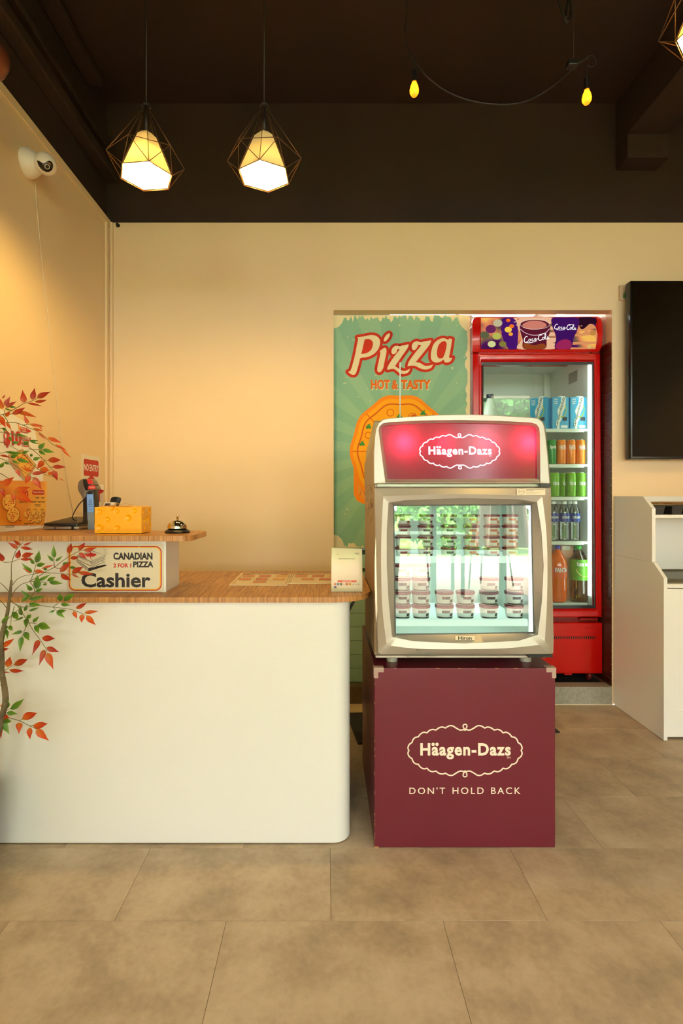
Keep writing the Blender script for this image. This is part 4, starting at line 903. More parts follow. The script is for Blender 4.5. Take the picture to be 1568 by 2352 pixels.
a.put('slice_line', M_by3, bn)
a = BArt(.0044)
for x_, y_ in ((846, 981), (831, 1020), (917, 957), (971, 950), (842, 1085), (880, 1100)): 
    for dx, dy in ((-3, 1), (3, 1), (0, -3)): a.disc(x_+dx, y_+dy, 3.4, n=10)
    a.line([(x_, y_), (x_+4, y_-8)], 1.5)
a.put('herb_print', M_bg, bn)
a = BArt(.0044)
for x_, y_, r_ in ((896, 948, 8), (947, 958, 9), (845, 1000, 7), (864, 1060, 8)): a.ring(x_, y_, r_, r_, 1.6)
a.disc(950, 957, 7, 5); a.put('pepper_print', M_by3, bn)['kind'] = 'stuff'
a = BArt(.0012)
for cx_, cy_, r_, sgx, sgy in ((766, 724, 24, 1, 1), (1080, 724, 30, -1, 1), (766, 1258, 24, 1, -1), (1080, 1258, 26, -1, -1)):
    a.poly([(cx_, cy_)]+[(cx_+sgx*r_*math.cos(t*PI/16), cy_+sgy*r_*1.25*math.sin(t*PI/16)) for t in range(9)])
def jag(x0, x1, y, d, n):
    pts = [(x0, y)]
    for k in range(n): xx = x0+(x1-x0)*(k+.5)/n; pts.append((xx, y+d*random.uniform(.1, 1)**2))
    return pts+[(x1, y)]
a.poly(jag(785, 1052, 724, 17, 70)); a.poly(jag(790, 1055, 1258, -14, 60))
a.poly([(1080, 745)]+[(1080-6-7*random.random()**2, 745+k*7) for k in range(70)]+[(1080, 1240)])
for k in range(60):
    x_, y_ = random.uniform(772, 1070), random.uniform(745, 1250); a.disc(x_, y_, random.uniform(.6, 1.6), random.uniform(.8, 2.6), 7, random.random())
a.put('distressed_print', M_bcr, bn)['kind'] = 'stuff'
bm = tube(BM(), [P(764, 726, ZC+.01), P(1083, 726, ZC+.01)], .005, 8); obj('rod', bm, M_white, bn)

# ------------------------------------------------------------------ pendant lamps
M_shade = translucent('frosted_shade', (.60, .44, .18), .12, .0, (.80, .66, .36)); M_wire = mat('bronze_wire', (112, 78, 44), .4, metal=.7)
M_bulb = emitter('bulb_warm', (255, 212, 126), 860.0)
def pendant(label, loc, rot):
    t = thing('pendant_lamp', label, 'lamp', loc, 'black wire diamond pendant lamps'); t.rotation_euler.z = rot; c = Vector(loc)
    def hexr(R, z, off=0): return [c+Vector((R*math.cos(PI/2+off+k*PI/3), R*math.sin(PI/2+off+k*PI/3), z)) for k in range(6)]
    B, Mi, T = hexr(.097, 0), hexr(.135, .062, PI/6), hexr(.006, .255)
    bm = BM(); W = .0012
    for k in range(6):
        tube(bm, [B[k], B[(k+1) % 6]], W*1.3, 6); tube(bm, [Mi[k], Mi[(k+1) % 6]], W, 6); tube(bm, [Mi[k], B[k]], W, 6); tube(bm, [Mi[k], B[(k+1) % 6]], W, 6)
        tube(bm, [T[k], Mi[k]], W, 6); tube(bm, [B[k], c+Vector((.04*math.cos(PI/2+k*PI/3), .04*math.sin(PI/2+k*PI/3), .145)), T[k]], W, 6)
    obj('wire_cage', bm, M_wire, t, kind='stuff')
    bm = BM(); r0, r1, r2 = hexr(.093, .003), hexr(.037, .140), hexr(.018, .158)
    V = [[bm.verts.new(p) for p in q] for q in (r0, r1, r2)]
    for a_, b_ in zip(V, V[1:]):
        for k in range(6): bm.faces.new((a_[k], a_[(k+1) % 6], b_[(k+1) % 6], b_[k]))
    bmesh.ops.solidify(bm, geom=bm.faces[:], thickness=-.002)
    obj('shade', bm, M_shade, t, 'glowing frosted hexagonal shade')
    obj('bulb', sphere(BM(), c+Vector((0, 0, .036)), .024, 20, 14, (1, 1, 1.2)), M_bulb, t, 'lit bulb')
    obj('socket', lathe(BM(), [(.0, .158), (.017, .158), (.017, .10), (.013, .062), (0, .062)], c, 16), M_dark, t)
    obj('stem', lathe(BM(), [(0, .155), (.0065, .155), (.0065, .258), (0, .258)], c, 12), M_dark, t)
    obj('collar', lathe(BM(), [(0, .250), (.016, .250), (.017, .256), (.012, .262), (.004, .270), (0, .270)], c, 20), M_dark, t, smooth=40)
    obj('cord', tube(BM(), [c+Vector((0, 0, .268)), c+Vector((0, 0, CH-loc[2]-.02))], .0025, 6), M_dark, t)
    obj('ceiling_rose', lathe(BM(), [(0, 0), (.04, 0), (.05, -.012), (.01, -.025), (0, -.025)], (c.x, c.y, CH), 20), M_black, t)
    return t
p1 = pendant('black wire diamond pendant lamp above the Cashier sign, left of two', (-.651, 1.9, 2.354), math.radians(24))
dup(p1, (-.2235, 1.9, 2.354), 'black wire diamond pendant lamp right of the other over the worktop', math.radians(-3))
dup(p1, (1.018, 1.36, 2.40), 'black wire diamond pendant lamp cut off at the upper right corner', math.radians(13))
dup(p1, (-.35, -.55, 2.40), 'black wire diamond pendant lamp added unseen behind the viewer, left', math.radians(5)); dup(p1, (.85, -.75, 2.40), 'black wire diamond pendant lamp added unseen behind the viewer, right', math.radians(40))  # two more copies added out of view for extra lamp light
dup(p1, (2.35, 1.6, 2.40), 'black wire diamond pendant lamp off to the right before the screen', math.radians(40))
# ------------------------------------------------------------------ string of bulbs
M_amb = glass('amber_bulb_glass', .10, (1, .80, .45)); M_fil = emitter('filament', (255, 186, 80), 34.0)
M_halo = translucent('amber_glow_glass', (1, .40, .06), .8)
ws = thing('festoon_cable', 'thin black festoon cable sagging between two amber bulbs under the ceiling', 'cable', P(1170, 120, 2.0))
FZ = 2.0
bm = BM(); pth = cat([(936, -60), (934, 0), (931, 60), (932, 95), (941, 122), (955, 145), (985, 180), (1030, 212), (1085, 232), (1150, 240), (1205, 233), (1255, 208), (1300, 172), (1330, 145), (1350, 134)], 5, False)
tube(bm, [P(x, y, FZ) for x, y in pth], .0026, 6); tube(bm, [P(936, -60, FZ), Vector((P(936, 0, FZ).x, FZ-.1, CH))], .0026, 6); obj('cable', bm, M_dark, ws)
bm = tube(BM(), [P(x, y, FZ+.02) for x, y in cat([(1340, 138), (1355, 128), (1366, 133), (1367, 146), (1358, 154), (1348, 150)], 4, False)], .002, 6); obj('cable_loop', bm, M_dark, ws)
bm = BM(); q = P(1318, 140, FZ); box(bm, q.x-.02, q.x+.02, FZ, FZ+.03, q.z-.012, q.z+.012, .004); obj('cable_clip', bm, M_blackp, ws)
bm = tube(BM(), [q+Vector((.005, .015, 0)), Vector((q.x+.01, FZ+.02, CH))], .0016, 6); obj('hanger', bm, M_black, ws)
for px, py, lb in ((951, 205, 'lit amber festoon bulb, left of two hanging under the black ceiling'), (1347, 223, 'lit amber festoon bulb, right of two hanging under the black ceiling')):
    q = P(px, py+17, FZ); t = thing('festoon_bulb', lb, 'bulb', q, 'amber festoon bulbs')
    obj('globe', lathe(BM(), [(0, 0), (.010, .003), (.0165, .014), (.0175, .024), (.014, .040), (.009, .052), (.0085, .060), (0, .060)], q, 20), M_halo, t, smooth=60)
    bm = BM()
    for k in range(4): a_ = k*PI/2+.3; tube(bm, [q+Vector((.005*math.cos(a_), .005*math.sin(a_), .012)), q+Vector((.0075*math.cos(a_), .0075*math.sin(a_), .030)), q+Vector((.004*math.cos(a_), .004*math.sin(a_), .046))], .0014, 6)
    obj('filament', bm, M_fil, t, 'glowing filament', kind='stuff')
    top = P(px-6, py-75, FZ) if px < 1000 else P(px-1, py-75, FZ)
    obj('holder', lathe(BM(), [(0, .056), (.0105, .056), (.0115, .075), (.0105, .096), (.005, .10), (0, .10)], q, 16), M_blackp, t, smooth=40)
    obj('drop_cable', tube(BM(), [q+Vector((0, 0, .098)), q+Vector((0, 0, .115)), top], .0026, 6), M_dark, t)
hk = obj('cable_hook', tube(BM(), [P(x, y, 2.2) for x, y in cat([(1278, -60), (1283, 0), (1292, 30), (1300, 50), (1308, 44), (1311, 15), (1306, -5), (1300, 20), (1298, 42)], 4, False)], .006, 8), M_dark, loc=P(1298, 40, 2.2)); tag(hk, 'black looped cable end hanging from the ceiling near the top edge', 'cable')
gc_ = P(-26, 132, 1.6); gl_ = thing('globe_pendant', 'dark copper brown round pendant lamp cut off at the upper left edge', 'lamp', gc_)
obj('globe', lathe(BM(), [(.030, -.050), (.045, -.038), (.056, -.012), (.057, .008), (.050, .030), (.034, .047), (.012, .056), (0, .057)], gc_, 32), mat('copper_brown', (110, 58, 34), .4, metal=.4), gl_, smooth=60)
obj('cord', tube(BM(), [gc_+Vector((0, 0, .055)), Vector((gc_.x, gc_.y, CH))], .0025, 6), M_dark, gl_)
# ------------------------------------------------------------------ television and socket
tv = thing('television', 'large glossy black wall television at the right edge', 'television', (2.60, 2.96, 1.40))
tx0, tz0, tz1 = 1.695, 1.402, 2.396
obj('casing', box(BM(), tx0, 3.05, 2.915, 2.965, tz0, tz1, .004, 3), mat('tv_black', (14, 12, 11), .25), tv, smooth=40)
obj('screen', box(BM(), tx0+.010, 3.04, 2.9135, 2.9155, tz0+.014, tz1-.010), mat('tv_screen', (4, 3, 2), .04, spec=.45), tv)
obj('wall_mount', box(BM(), 2.2, 2.7, 2.965, 3.008, 1.7, 2.1), M_dark, tv)
sk = thing('wall_socket', 'white wall socket half hidden behind the television', 'socket', P(1436, 690, 3.0))
q0, q1 = P(1422, 690, 3.0), P(1455, 655, 3.0)
obj('plate', box(BM(), q0.x, q1.x, 2.997, 3.009, q0.z, q1.z, .003), mat('socket_white', (214, 186, 150), .4), sk)
obj('green_plug', prism(BM(), [P(x, y, 2.985) for x, y in cat([(1433, 681), (1435, 670), (1440, 666.5), (1452, 667), (1452, 686), (1440, 686)], 3)], (0, .012, 0), .001), mat('green_plastic', (50, 120, 56), .4), sk)
# ------------------------------------------------------------------ cabinet at the right
cb = thing('wall_cabinet', 'cream white stepped service cabinet standing below the television', 'cabinet', (2.1, 2.8, 0))
XC, TC = 1.65, .018
def side(x, pts): return prism(BM(), [(x, y, z) for y, z in pts], (TC, 0, 0), .0008)
lo = [(3.006, .002), (2.558, .002), (2.558, .795), (2.640, .861), (3.006, .861)]; up = [(3.006, .862), (2.650, .862), (2.650, 1.133), (2.727, 1.195), (3.006, 1.195)]
for x in (XC, 2.60): obj('side_panel', side(x, lo), M_cab, cb); obj('upper_side_panel', side(x, up), M_cab, cb)
xa, xb = XC+TC+.0005, 2.5995
obj('back_panel', box(BM(), xa, xb, 2.985, 3.004, .01, 1.194), M_cab, cb)
obj('upper_shelf', box(BM(), xa, xb, 2.652, 2.985, 1.0855, 1.1016, .0008), M_cab, cb)
obj('worktop', box(BM(), xa, xb, 2.560, 2.985, .747, .766, .0008), M_cab, cb)
obj('plinth', box(BM(), xa, xb, 2.575, 2.59, .012, .0745), M_cab, cb)
for i in range(2):
    x0 = xa+.001+i*.466; x1 = x0+.463
    d = obj('door', box(BM(), x0, x1, 2.572, 2.588, .078, .742, .001), M_cab, cb)
    bm = BM()
    for bx_ in ((x0, x0+.062, .078, .742), (x1-.062, x1, .078, .742), (x0+.062, x1-.062, .68, .742), (x0+.062, x1-.062, .078, .14)): box(bm, bx_[0], bx_[1], 2.562, 2.572, bx_[2], bx_[3], .001)
    obj('door_frame', bm, M_cab, d)
tr = thing('cup_tray', 'black tray with square compartments on the upper shelf of the cabinet', 'tray', (1.95, 2.74, 1.1016))
bm = BM(); M_tray = mat('tray_black', (44, 42, 36), .35, bump=.4, bscale=90)
box(bm, xa+.004, xa+.50, 2.66, 2.90, 1.1445, 1.1485, .001)
obj('rim', bm, M_tray, tr)
for i in range(5):
    for j in range(2):
        x0 = xa+.001+i*.052*2*.9; y0 = 2.668+j*.115
        b2 = BM(); pt = [(x0+.006, y0+.006), (x0+.052, y0+.006), (x0+.052, y0+.09), (x0+.006, y0+.09)]; pu = [(x0, y0), (x0+.058, y0), (x0+.058, y0+.096), (x0, y0+.096)]
        A_ = [b2.verts.new((x, y, 1.1022)) for x, y in pt]; B_ = [b2.verts.new((x, y, 1.1445)) for x, y in pu]; b2.faces.new(A_)
        for k in range(4): b2.faces.new((A_[k], A_[(k+1) % 4], B_[(k+1) % 4], B_[k]))
        obj('cup', b2, M_tray, tr)
M_cloth = mat('wrapping_paper', (228, 192, 140), .6, bump=.2, bscale=14)
b3 = BM(); nx, ny = 30, 14; V = []
for j in range(ny+1):
    rw = []
    for i in range(nx+1):
        u, v = i/nx, j/ny; x = xa+.03+u*.62; y = 2.655+v*.30
        z = 1.1520+.010*v+.012*math.exp(-((u-.9)/.3)**2)+.010*math.exp(-((u-.05)/.06)**2-((v-.0)/.35)**2)+.004*math.sin(9*u+5*v)
        rw.append(b3.verts.new((x, y, z)))
    V.append(rw)
for j in range(ny):
    for i in range(nx): b3.faces.new((V[j][i], V[j][i+1], V[j+1][i+1], V[j+1][i])).smooth = True
bmesh.ops.solidify(b3, geom=b3.faces[:], thickness=.001)
tag(obj('paper_sheet', b3, M_cloth, loc=(2, 2.8, 1.1487)), 'tan crumpled paper sheet lying over the black compartment tray', 'paper')
b3 = BM(); pl_ = roundpoly(xa+.004, xa+.56, 2.60, 2.93, (.03, .03, .03, .03))
prism(b3, [(x, y, .7672+(y-2.60)*.02) for x, y in pl_], (0, 0, .004)); 
for (A1, B1) in zip(pl_, pl_[1:]+pl_[:1]):
    f = [b3.verts.new((A1[0], A1[1], .770)), b3.verts.new((B1[0], B1[1], .770)), b3.verts.new((B1[0]+(.008 if B1[0] > 1.95 else -.002), B1[1]+(.008 if B1[1] > 2.75 else -.004), .7865)), b3.verts.new((A1[0]+(.008 if A1[0] > 1.95 else -.002), A1[1]+(.008 if A1[1] > 2.75 else -.004), .7865))]; b3.faces.new(f)
tag(obj('serving_tray', b3, mat('tray_olive', (86, 82, 66), .35), loc=(1.95, 2.75, .766)), 'dark olive serving tray lying on the lower worktop of the cabinet', 'tray')
# ------------------------------------------------------------------ security camera on the left wall
pw = plane((XL, 0, 0), (1, 0, 0))
M_wp = mat('white_plastic', (232, 222, 204), .35)
base = P(60, 375, 2.166); base.x = XL
sc_ = thing('security_camera', 'white ball security camera fixed high on the left wall', 'camera', base)
obj('base', lathe(BM(), [(0, 0), (.056, 0), (.058, .006), (.055, .022), (.045, .042), (.034, .055), (.031, .060), (0, .062)], base, 32, (1, 0, 0)), M_wp, sc_, smooth=60)
ctr = base+Vector((.088, -.012, -.010)); obj('ball', sphere(BM(), ctr, .043, 32, 20), M_wp, sc_)
look = (Vector((.32, -.72, -.55))).normalized(); uu = Vector((0, 0, 1)).cross(look).normalized(); vv = look.cross(uu)
def sph(u, v, o):
    p = look*1.0+uu*u+vv*v; return ctr+p.normalized()*(.043+o)
fp = (cat([(-.9, .25), (-.55, .22), (-.2, .12), (.1, .28), (.4, .48), (.75, .40), (.85, 0), (.6, -.5), (.1, -.72), (-.4, -.52), (-.75, -.1)], 4)); a = Art(sph, .0008); nf = len(fp); pts_ = [(.05+(x-.05)*k/6, -.15+(y+.15)*k/6) for k in range(1, 7) for x, y in fp]+[(.05, -.15)]
a.add(pts_, [t_ for k in range(5) for i in range(nf) for t_ in ((k*nf+i, k*nf+(i+1) % nf, (k+1)*nf+(i+1) % nf), (k*nf+i, (k+1)*nf+(i+1) % nf, (k+1)*nf+i))]+[(6*nf, i, (i+1) % nf) for i in range(nf)]); a.put('face_plate', mat('camera_face', (28, 20, 12), .15), sc_)
Art(sph, .0014).ring(.18, -.12, .20, .20, .05).put('lens_ring', M_wp, sc_); Art(sph, .0016).disc(.18, -.12, .15).put('lens', M_ink, sc_)
obj('antenna', lathe(BM(), [(0, 0), (.004, 0), (.004, .016), (0, .017)], base+Vector((.010, 0, .053)), 10), M_wp, sc_)
cps = cat([(78, 404), (84, 480), (95, 600), (108, 720), (123, 860), (138, 1000), (150, 1090), (168, 1182)], 6, False)
obj('cable', tube(BM(), [pw(x, y, .0025) for x, y in cps], .0019, 8), mat('cable_cream', (214, 196, 164), .5), sc_)
# NO ENTRY sign on the left wall
q = [pw(187.5, 1043), pw(228.5, 1050)]
ya, yb = q[0].y, q[1].y; zt = q[0].z; zb = zt-.31
ns = thing('no_entry_sign', 'small white and red NO ENTRY sign fixed on the left wall', 'sign', (XL, (ya+yb)/2, zb))
obj('plate', box(BM(), XL, XL+.002, ya, yb, zb, zt), mat('sign_white', (226, 216, 196), .35), ns)
LW = lambda u, v, o: Vector((XL+.002+o, ya+(yb-ya)*u, zt+(zb-zt)*v))
Art(LW, .0004).poly([(.08+x, .07+y) for x, y in rrect(0, 0, .84, .28, .05)]).put('red_panel', M_redink, ns)
Art(LW, .0008).text('NO ENTRY', .10, .15, .90, .265, .02).put('lettering', mat('print_white2', (240, 236, 226), .4), ns)
Art(LW, .0008).ring(.5, .56, .27, .19, .05).put('prohibition_ring', M_redink, ns); Art(LW, .0007).line([(.32, .43), (.68, .69)], .045).put('prohibition_bar', M_redink, ns)
a = Art(LW, .0006); a.disc(.5, .45, .05, .035); a.poly([(.40, .50), (.60, .50), (.62, .68), (.38, .68)]); a.put('person_symbol', M_ink, ns)

# ------------------------------------------------------------------ things on the upper shelf
SHT = SH+.0004
tb = thing('tissue_box', 'yellow cheese shaped tissue box on the upper shelf', 'tissue box', (-.735, 1.92, SHT))
bx0, bx1, by0, by1, bz0, bz1 = -.824, -.657, 1.868, 1.972, SHT+.002, SHT+.0955
HF = [(-.807, .077, .0095), (-.806, .019, .0125), (-.778, .049, .0085), (-.745, .079, .0085), (-.744, .019, .0085), (-.705, .054, .0115), (-.683, .079, .008), (-.765, .094, .012)]
HS = [(1.885, .078, .008), (1.955, .075, .009), (1.895, .045, .008), (1.93, .05, .012), (1.90, .018, .008), (1.96, .024, .009), (1.92, .093, .010)]
b3 = BM()
def dent(h, u, v):
    d = 0
    for a_, b_, r_ in h:
        q = math.hypot(u-a_, v-b_)
        if q < r_: d = max(d, .0055*(1-(q/r_)**2)**.7)
    return d
def sheet(fn, nu, nv):
    V = [[b3.verts.new(fn(i/nu, j/nv)) for i in range(nu+1)] for j in range(nv+1)]
    for j in range(nv):
        for i in range(nu): b3.faces.new((V[j][i], V[j][i+1], V[j+1][i+1], V[j+1][i])).smooth = True
RR = .006
def edge(u, w): # rounding at the sides of a face
    return 0
sheet(lambda u, v: Vector((bx0+u*(bx1-bx0), by0+dent(HF, bx0+u*(bx1-bx0), v*.0935), bz0+v*(bz1-bz0))), 90, 52)
sheet(lambda u, v: Vector((bx1-dent(HS, by0+u*(by1-by0), v*.0935), by0+u*(by1-by0), bz0+v*(bz1-bz0))), 60, 52)
sheet(lambda u, v: Vector((bx0+u*(bx1-bx0), by0+v*(by1-by0), bz1+.003*math.sin(PI*v)*min(1, min(u, 1-u)*12))), 30, 16)
sheet(lambda u, v: Vector((bx0, by0+u*(by1-by0), bz0+v*(bz1-bz0))), 4, 4); sheet(lambda u, v: Vector((bx0+u*(bx1-bx0), by1, bz0+v*(bz1-bz0))), 4, 4)
bmesh.ops.remove_doubles(b3, verts=b3.verts[:], dist=1e-5)
obj('body', b3, mat('cheese_yellow', (250, 178, 6), .35), tb, smooth=60)
for x_ in (bx0+.008, bx1-.012):
    for y_ in (by0+.006, by1-.01): obj('foot', box(BM(), x_, x_+.006, y_, y_+.005, SHT, SHT+.0025), MATS['cheese_yellow'], tb)
b3 = BM(); V = []
for j in range(9):
    V.append([b3.verts.new((-.785+.085*i/14, 1.885+j*.007, bz1+.004+.007*math.sin(PI*i/14)+.002*math.sin(i*1.3+j*.7))) for i in range(15)])
for j in range(8):
    for i in range(14): b3.faces.new((V[j][i], V[j][i+1], V[j+1][i+1], V[j+1][i])).smooth = True
bmesh.ops.solidify(b3, geom=b3.faces[:], thickness=.001)
obj('tissue', b3, mat('tissue_paper', (250, 232, 200), .7), tb, 'folded white tissue')
# bell
bc = Vector((P(406.5, 0, 1.92).x, 1.925, SHT)); bl = thing('counter_bell', 'shiny chrome reception bell at the right end of the upper shelf', 'bell', bc)
obj('base', lathe(BM(), [(0, 0), (.045, 0), (.046, .004), (.042, .009), (.034, .013), (.030, .0155), (0, .0155)], bc, 36), M_blackp, bl, smooth=40)
obj('dome', lathe(BM(), [(.034, .0165), (.0365, .017), (.036, .022), (.034, .030), (.030, .037), (.023, .043), (.012, .0475), (.004, .0485), (0, .0485)], bc, 36), M_chrome, bl, smooth=50)
obj('striker', lathe(BM(), [(0, .048), (.004, .048), (.003, .052), (.0055, .054), (.003, .0565), (.0025, .060), (.0045, .062), (.0045, .0645), (0, .065)], bc, 20), mat('brass', (200, 170, 110), .2, metal=1), bl, smooth=40)
# tablet on its silver stand
tp = thing('tablet', 'black tablet lying on a silver base on the upper shelf', 'tablet', (-1.08, 2.2, SHT))
bm = BM(); prism(bm, [(-1.13, 2.09, SHT+.001), (-.985, 2.09, SHT+.001), (-.985, 2.30, SHT+.001), (-1.12, 2.30, SHT+.001)], (0, 0, .013), .004); obj('base', bm, mat('silver_grey', (176, 168, 150), .3, metal=.7), tp, smooth=40)
bm = BM(); prism(bm, [(-1.12, 2.08, SHT+.0155), (-.985, 2.08, SHT+.0155), (-.985, 2.29, SHT+.034), (-1.11, 2.29, SHT+.034)], (0, 0, .011), .003); obj('display', bm, M_blackp, tp, smooth=40)
for x_, nm in ((-1.10, 'port'), (-1.03, 'power_button')): obj(nm, lathe(BM(), [(0, 0), (.003 if nm == 'port' else .006, 0), (.003, .001), (0, .001)], (x_+.02, 2.09, SHT+.0075), 14, (0, -1, 0)), M_ink, tp)
wc = obj('charging_cable', tube(BM(), [P(x, y, 2.09) for x, y in cat([(6, 1219.5), (25, 1219), (45, 1215), (65, 1211), (80, 1213), (94, 1210)], 5, False)], .0024, 8), M_wp, loc=P(50, 1215, 2.09)); tag(wc, 'white charging cable running along the upper shelf to the tablet', 'cable')
# payment terminal
pt = thing('payment_terminal', 'dark card payment terminal with red labels and a blue screen', 'terminal', P(200, 1205, 2.12))
ZT = 2.10
def TP(lst, Z=ZT): return [P(x, y, Z) for x, y in lst]
obj('body', prism(BM(), TP([(190, 1205), (190, 1118), (197, 1112), (215, 1112), (219, 1205)]), (0, .045, 0), .003), M_blackp, pt, smooth=35)
obj('printer_head', prism(BM(), TP(cat([(178, 1118), (181, 1106), (190, 1100), (203, 1101), (210, 1112), (214, 1124), (200, 1130), (196, 1140), (190, 1146), (186, 1138), (180, 1128)], 4), ZT-.012), (0, .07, 0), .002), mat('terminal_grey', (112, 98, 84), .35), pt, smooth=35)
obj('roll_cover', prism(BM(), TP([(190, 1101), (201, 1101), (212, 1118), (211, 1124), (196, 1126), (191, 1112)], ZT-.016), (0, .004, 0), .001), M_blackp, pt, smooth=35)
a = Art(zplane(ZT-.0165), .0005); a.poly([(199, 1101), (210, 1101), (215, 1111), (203, 1112)]); a.poly([(201, 1121), (204, 1115.5), (219, 1114.5), (219, 1123), (203, 1124)]); a.put('red_label', mat('terminal_red', (214, 40, 44), .4), pt)
Art(zplane(ZT-.0165), .001).text('Pronto', 206, 1117, 217, 1121).put('lettering', M_wp, pt)
obj('screen', prism(BM(), TP([(199, 1135), (213, 1135), (216, 1195), (201, 1195)], ZT-.003), (0, .003, 0)), mat('screen_blue', (110, 146, 190), .15, emit=(120, 160, 210), es=.35), pt)
a = Art(zplane(ZT-.0031), .0006); a.ring(207.5, 1151, 3, 3.4, 1); a.line([(202, 1158), (212, 1158)], 1.2); a.line([(202, 1163), (213, 1163)], .8); a.line([(203, 1170), (213, 1170)], .6); a.put('screen_print', mat('screen_ink', (40, 50, 80), .4), pt)
tag(obj('terminal_cable', tube(BM(), [P(x, y, 2.16) for x, y in cat([(192, 1148), (182, 1158), (172, 1174), (166, 1190), (175, 1196)], 5, False)], .0022, 8), M_blackp, loc=P(180, 1180, 2.16)), 'thin black cable curving down from the payment terminal', 'cable')
ch = thing('card_holder', 'small clear acrylic card holder in front of the payment terminal', 'holder', P(200, 1205, 2.08))
bm = BM(); q0, q1 = P(176, 1205, 2.065), P(217, 1175, 2.065); box(bm, q0.x, q1.x, 2.064, 2.066, SHT+.001, q1.z); box(bm, q0.x, q1.x, 2.064, 2.084, SHT, SHT+.002); obj('box', bm, M_acry, ch)
bm = BM(); box(bm, P(202, 0, 2.07).x, P(216, 0, 2.07).x, 2.070, 2.071, SHT+.003, P(0, 1177, 2.07).z); obj('card', bm, mat('card_blue', (150, 166, 190), .4), ch)
# flyers
def board(name, label, catg, px, Z, th, m_, parts=(), grp=None):
    """upright printed sheet; px = outline in frame pixels at distance Z"""
    c_ = P(sum(p[0] for p in px)/len(px), max(p[1] for p in px), Z); t = thing(name, label, catg, c_, grp)
    obj('sheet', prism(BM(), [P(x, y, Z) for x, y in px], (0, th, 0)), m_, t)
    return t
fl = board('flyer', 'white flyer with yellow print standing behind the red one', 'flyer', [(216, 1114), (238, 1113), (235, 1166), (216, 1168)], 2.30, .001, M_paper)
a = Art(zplane(2.2995), .0003); a.rect(220, 1116, 231, 1121); a.put('yellow_print', M_yelink, fl)
fl = board('flyer', 'red flyer with white script standing beside the payment terminal', 'flyer', [(212, 1126), (222, 1121), (239, 1126), (236, 1131), (229, 1134), (229, 1165), (212, 1167)], 2.27, .001, mat('flyer_red', (178, 22, 28), .4))
a = Art(zplane(2.2695), .0004); a.text('Hero', 213, 1133, 226, 1144, .02, rot=-.2, shear=.3); a.text('now', 213, 1145, 222, 1156, .02); a.put('lettering', M_wp, fl)
dv = thing('label_printer', 'small white device with dark display behind the tissue box', 'device', P(247, 1165, 2.2))
obj('body', prism(BM(), [P(x, y, 2.2) for x, y in ((235, 1166), (239, 1154), (262, 1154), (260, 1166), (260, 1213), (235, 1213))], (0, .03, 0), .002), M_wp, dv, smooth=35)
obj('display', prism(BM(), [P(x, y, 2.199) for x, y in ((239, 1164), (242, 1156), (254, 1156), (252, 1164))], (0, .001, 0)), mat('device_screen', (92, 70, 56), .3), dv)
dv = thing('desk_phone_screen', 'white framed black display beside the flyers behind the tissue box', 'device', P(223, 1165, 2.19))
obj('body', prism(BM(), [P(x, y, 2.185) for x, y in ((216, 1156), (228, 1153), (226, 1213), (216, 1213))], (0, .02, 0), .002), M_wp, dv); obj('display', prism(BM(), [P(x, y, 2.184) for x, y in ((217, 1158), (225, 1156), (223, 1165), (217, 1166))], (0, .001, 0)), M_ink, dv)
hs = thing('remote_control', 'black remote control standing up behind the tissue box', 'remote control', P(264, 1200, 2.25))
obj('body', prism(BM(), [P(x, y, 2.25) for x, y in cat([(250, 1172), (253, 1150), (256, 1143), (262, 1141), (271, 1142), (274, 1145), (273, 1152), (266, 1172), (262, 1213), (250, 1213)], 4)], (0, .02, 0), .001), M_blackp, hs, smooth=35)
a = Art(zplane(2.2495), .0008)
for i in range(3):
    for j in range(4): a.disc(257.5+i*4.6-j*.9, 1147+j*4.4, 1.1, .9, 8)
a.put('buttons', mat('button_grey', (70, 60, 50), .5), hs)
# ---- pizza offer poster behind the plant
C4 = [P(-70, 1229, 1.80), P(105, 1212.5, 2.20), P(79, 985, 2.21), P(-60, 925, 1.80)]
def PO(u, v, o=0):
    q = C4[0]*(1-u)*(1-v)+C4[1]*u*(1-v)+C4[2]*u*v+C4[3]*(1-u)*v
    q.x += .012*math.sin(PI*v); q.z += .020*math.sin(PI*u)*v*v
    return q+Vector((1, -.2, 0)).normalized()*o
def PX(px, py):  # frame px -> u, v on the poster
    t = (px+70-10*(1213-py)/228)/(175-36*(1213-py)/228); yb = 1229-16.5*t; yt = 925+60*t; v = (yb-py)/(yb-yt); return t*1.80/(2.205-t*.405), v
ps = thing('offer_poster', 'curved pizza offer poster with red price figures standing behind the plant', 'poster', C4[0]*.5+C4[1]*.5)
b3 = BM(); sheet(lambda u, v: PO(u, v), 20, 20); obj('sheet', b3, mat('poster_white', (230, 230, 228), .3), ps)
class PArt(Art):
    def __init__(s, off): Art.__init__(s, lambda x, y, o: PO(*PX(x, y), o), off)
g = PArt(.0012)
for k in range(10):
    for j in range(8): g.rect(-75+k*17.6, 1106+j*12.6, -75+(k+1)*17.6, 1106+(j+1)*12.6)
m = bpy.data.materials.new('poster_orange'); m.use_nodes = True; nt = m.node_tree; b = nt.nodes['Principled BSDF']; b.inputs['Roughness'].default_value = .3
n = nt.nodes.new('ShaderNodeTexNoise'); n.inputs['Scale'].default_value = 5; tc = nt.nodes.new('ShaderNodeTexCoord'); nt.links.new(tc.outputs['Object'], n.inputs[0]); r = nt.nodes.new('ShaderNodeValToRGB'); nt.links.new(n.outputs['Fac'], r.inputs[0]); nt.links.new(r.outputs[0], b.inputs['Base Color'])
r.color_ramp.elements[0].position = .35; r.color_ramp.elements[0].color = (*lin((206, 100, 16)), 1); r.color_ramp.elements[1].position = .65; r.color_ramp.elements[1].color = (*lin((240, 176, 60)), 1)
g.put('orange_print', m, ps)
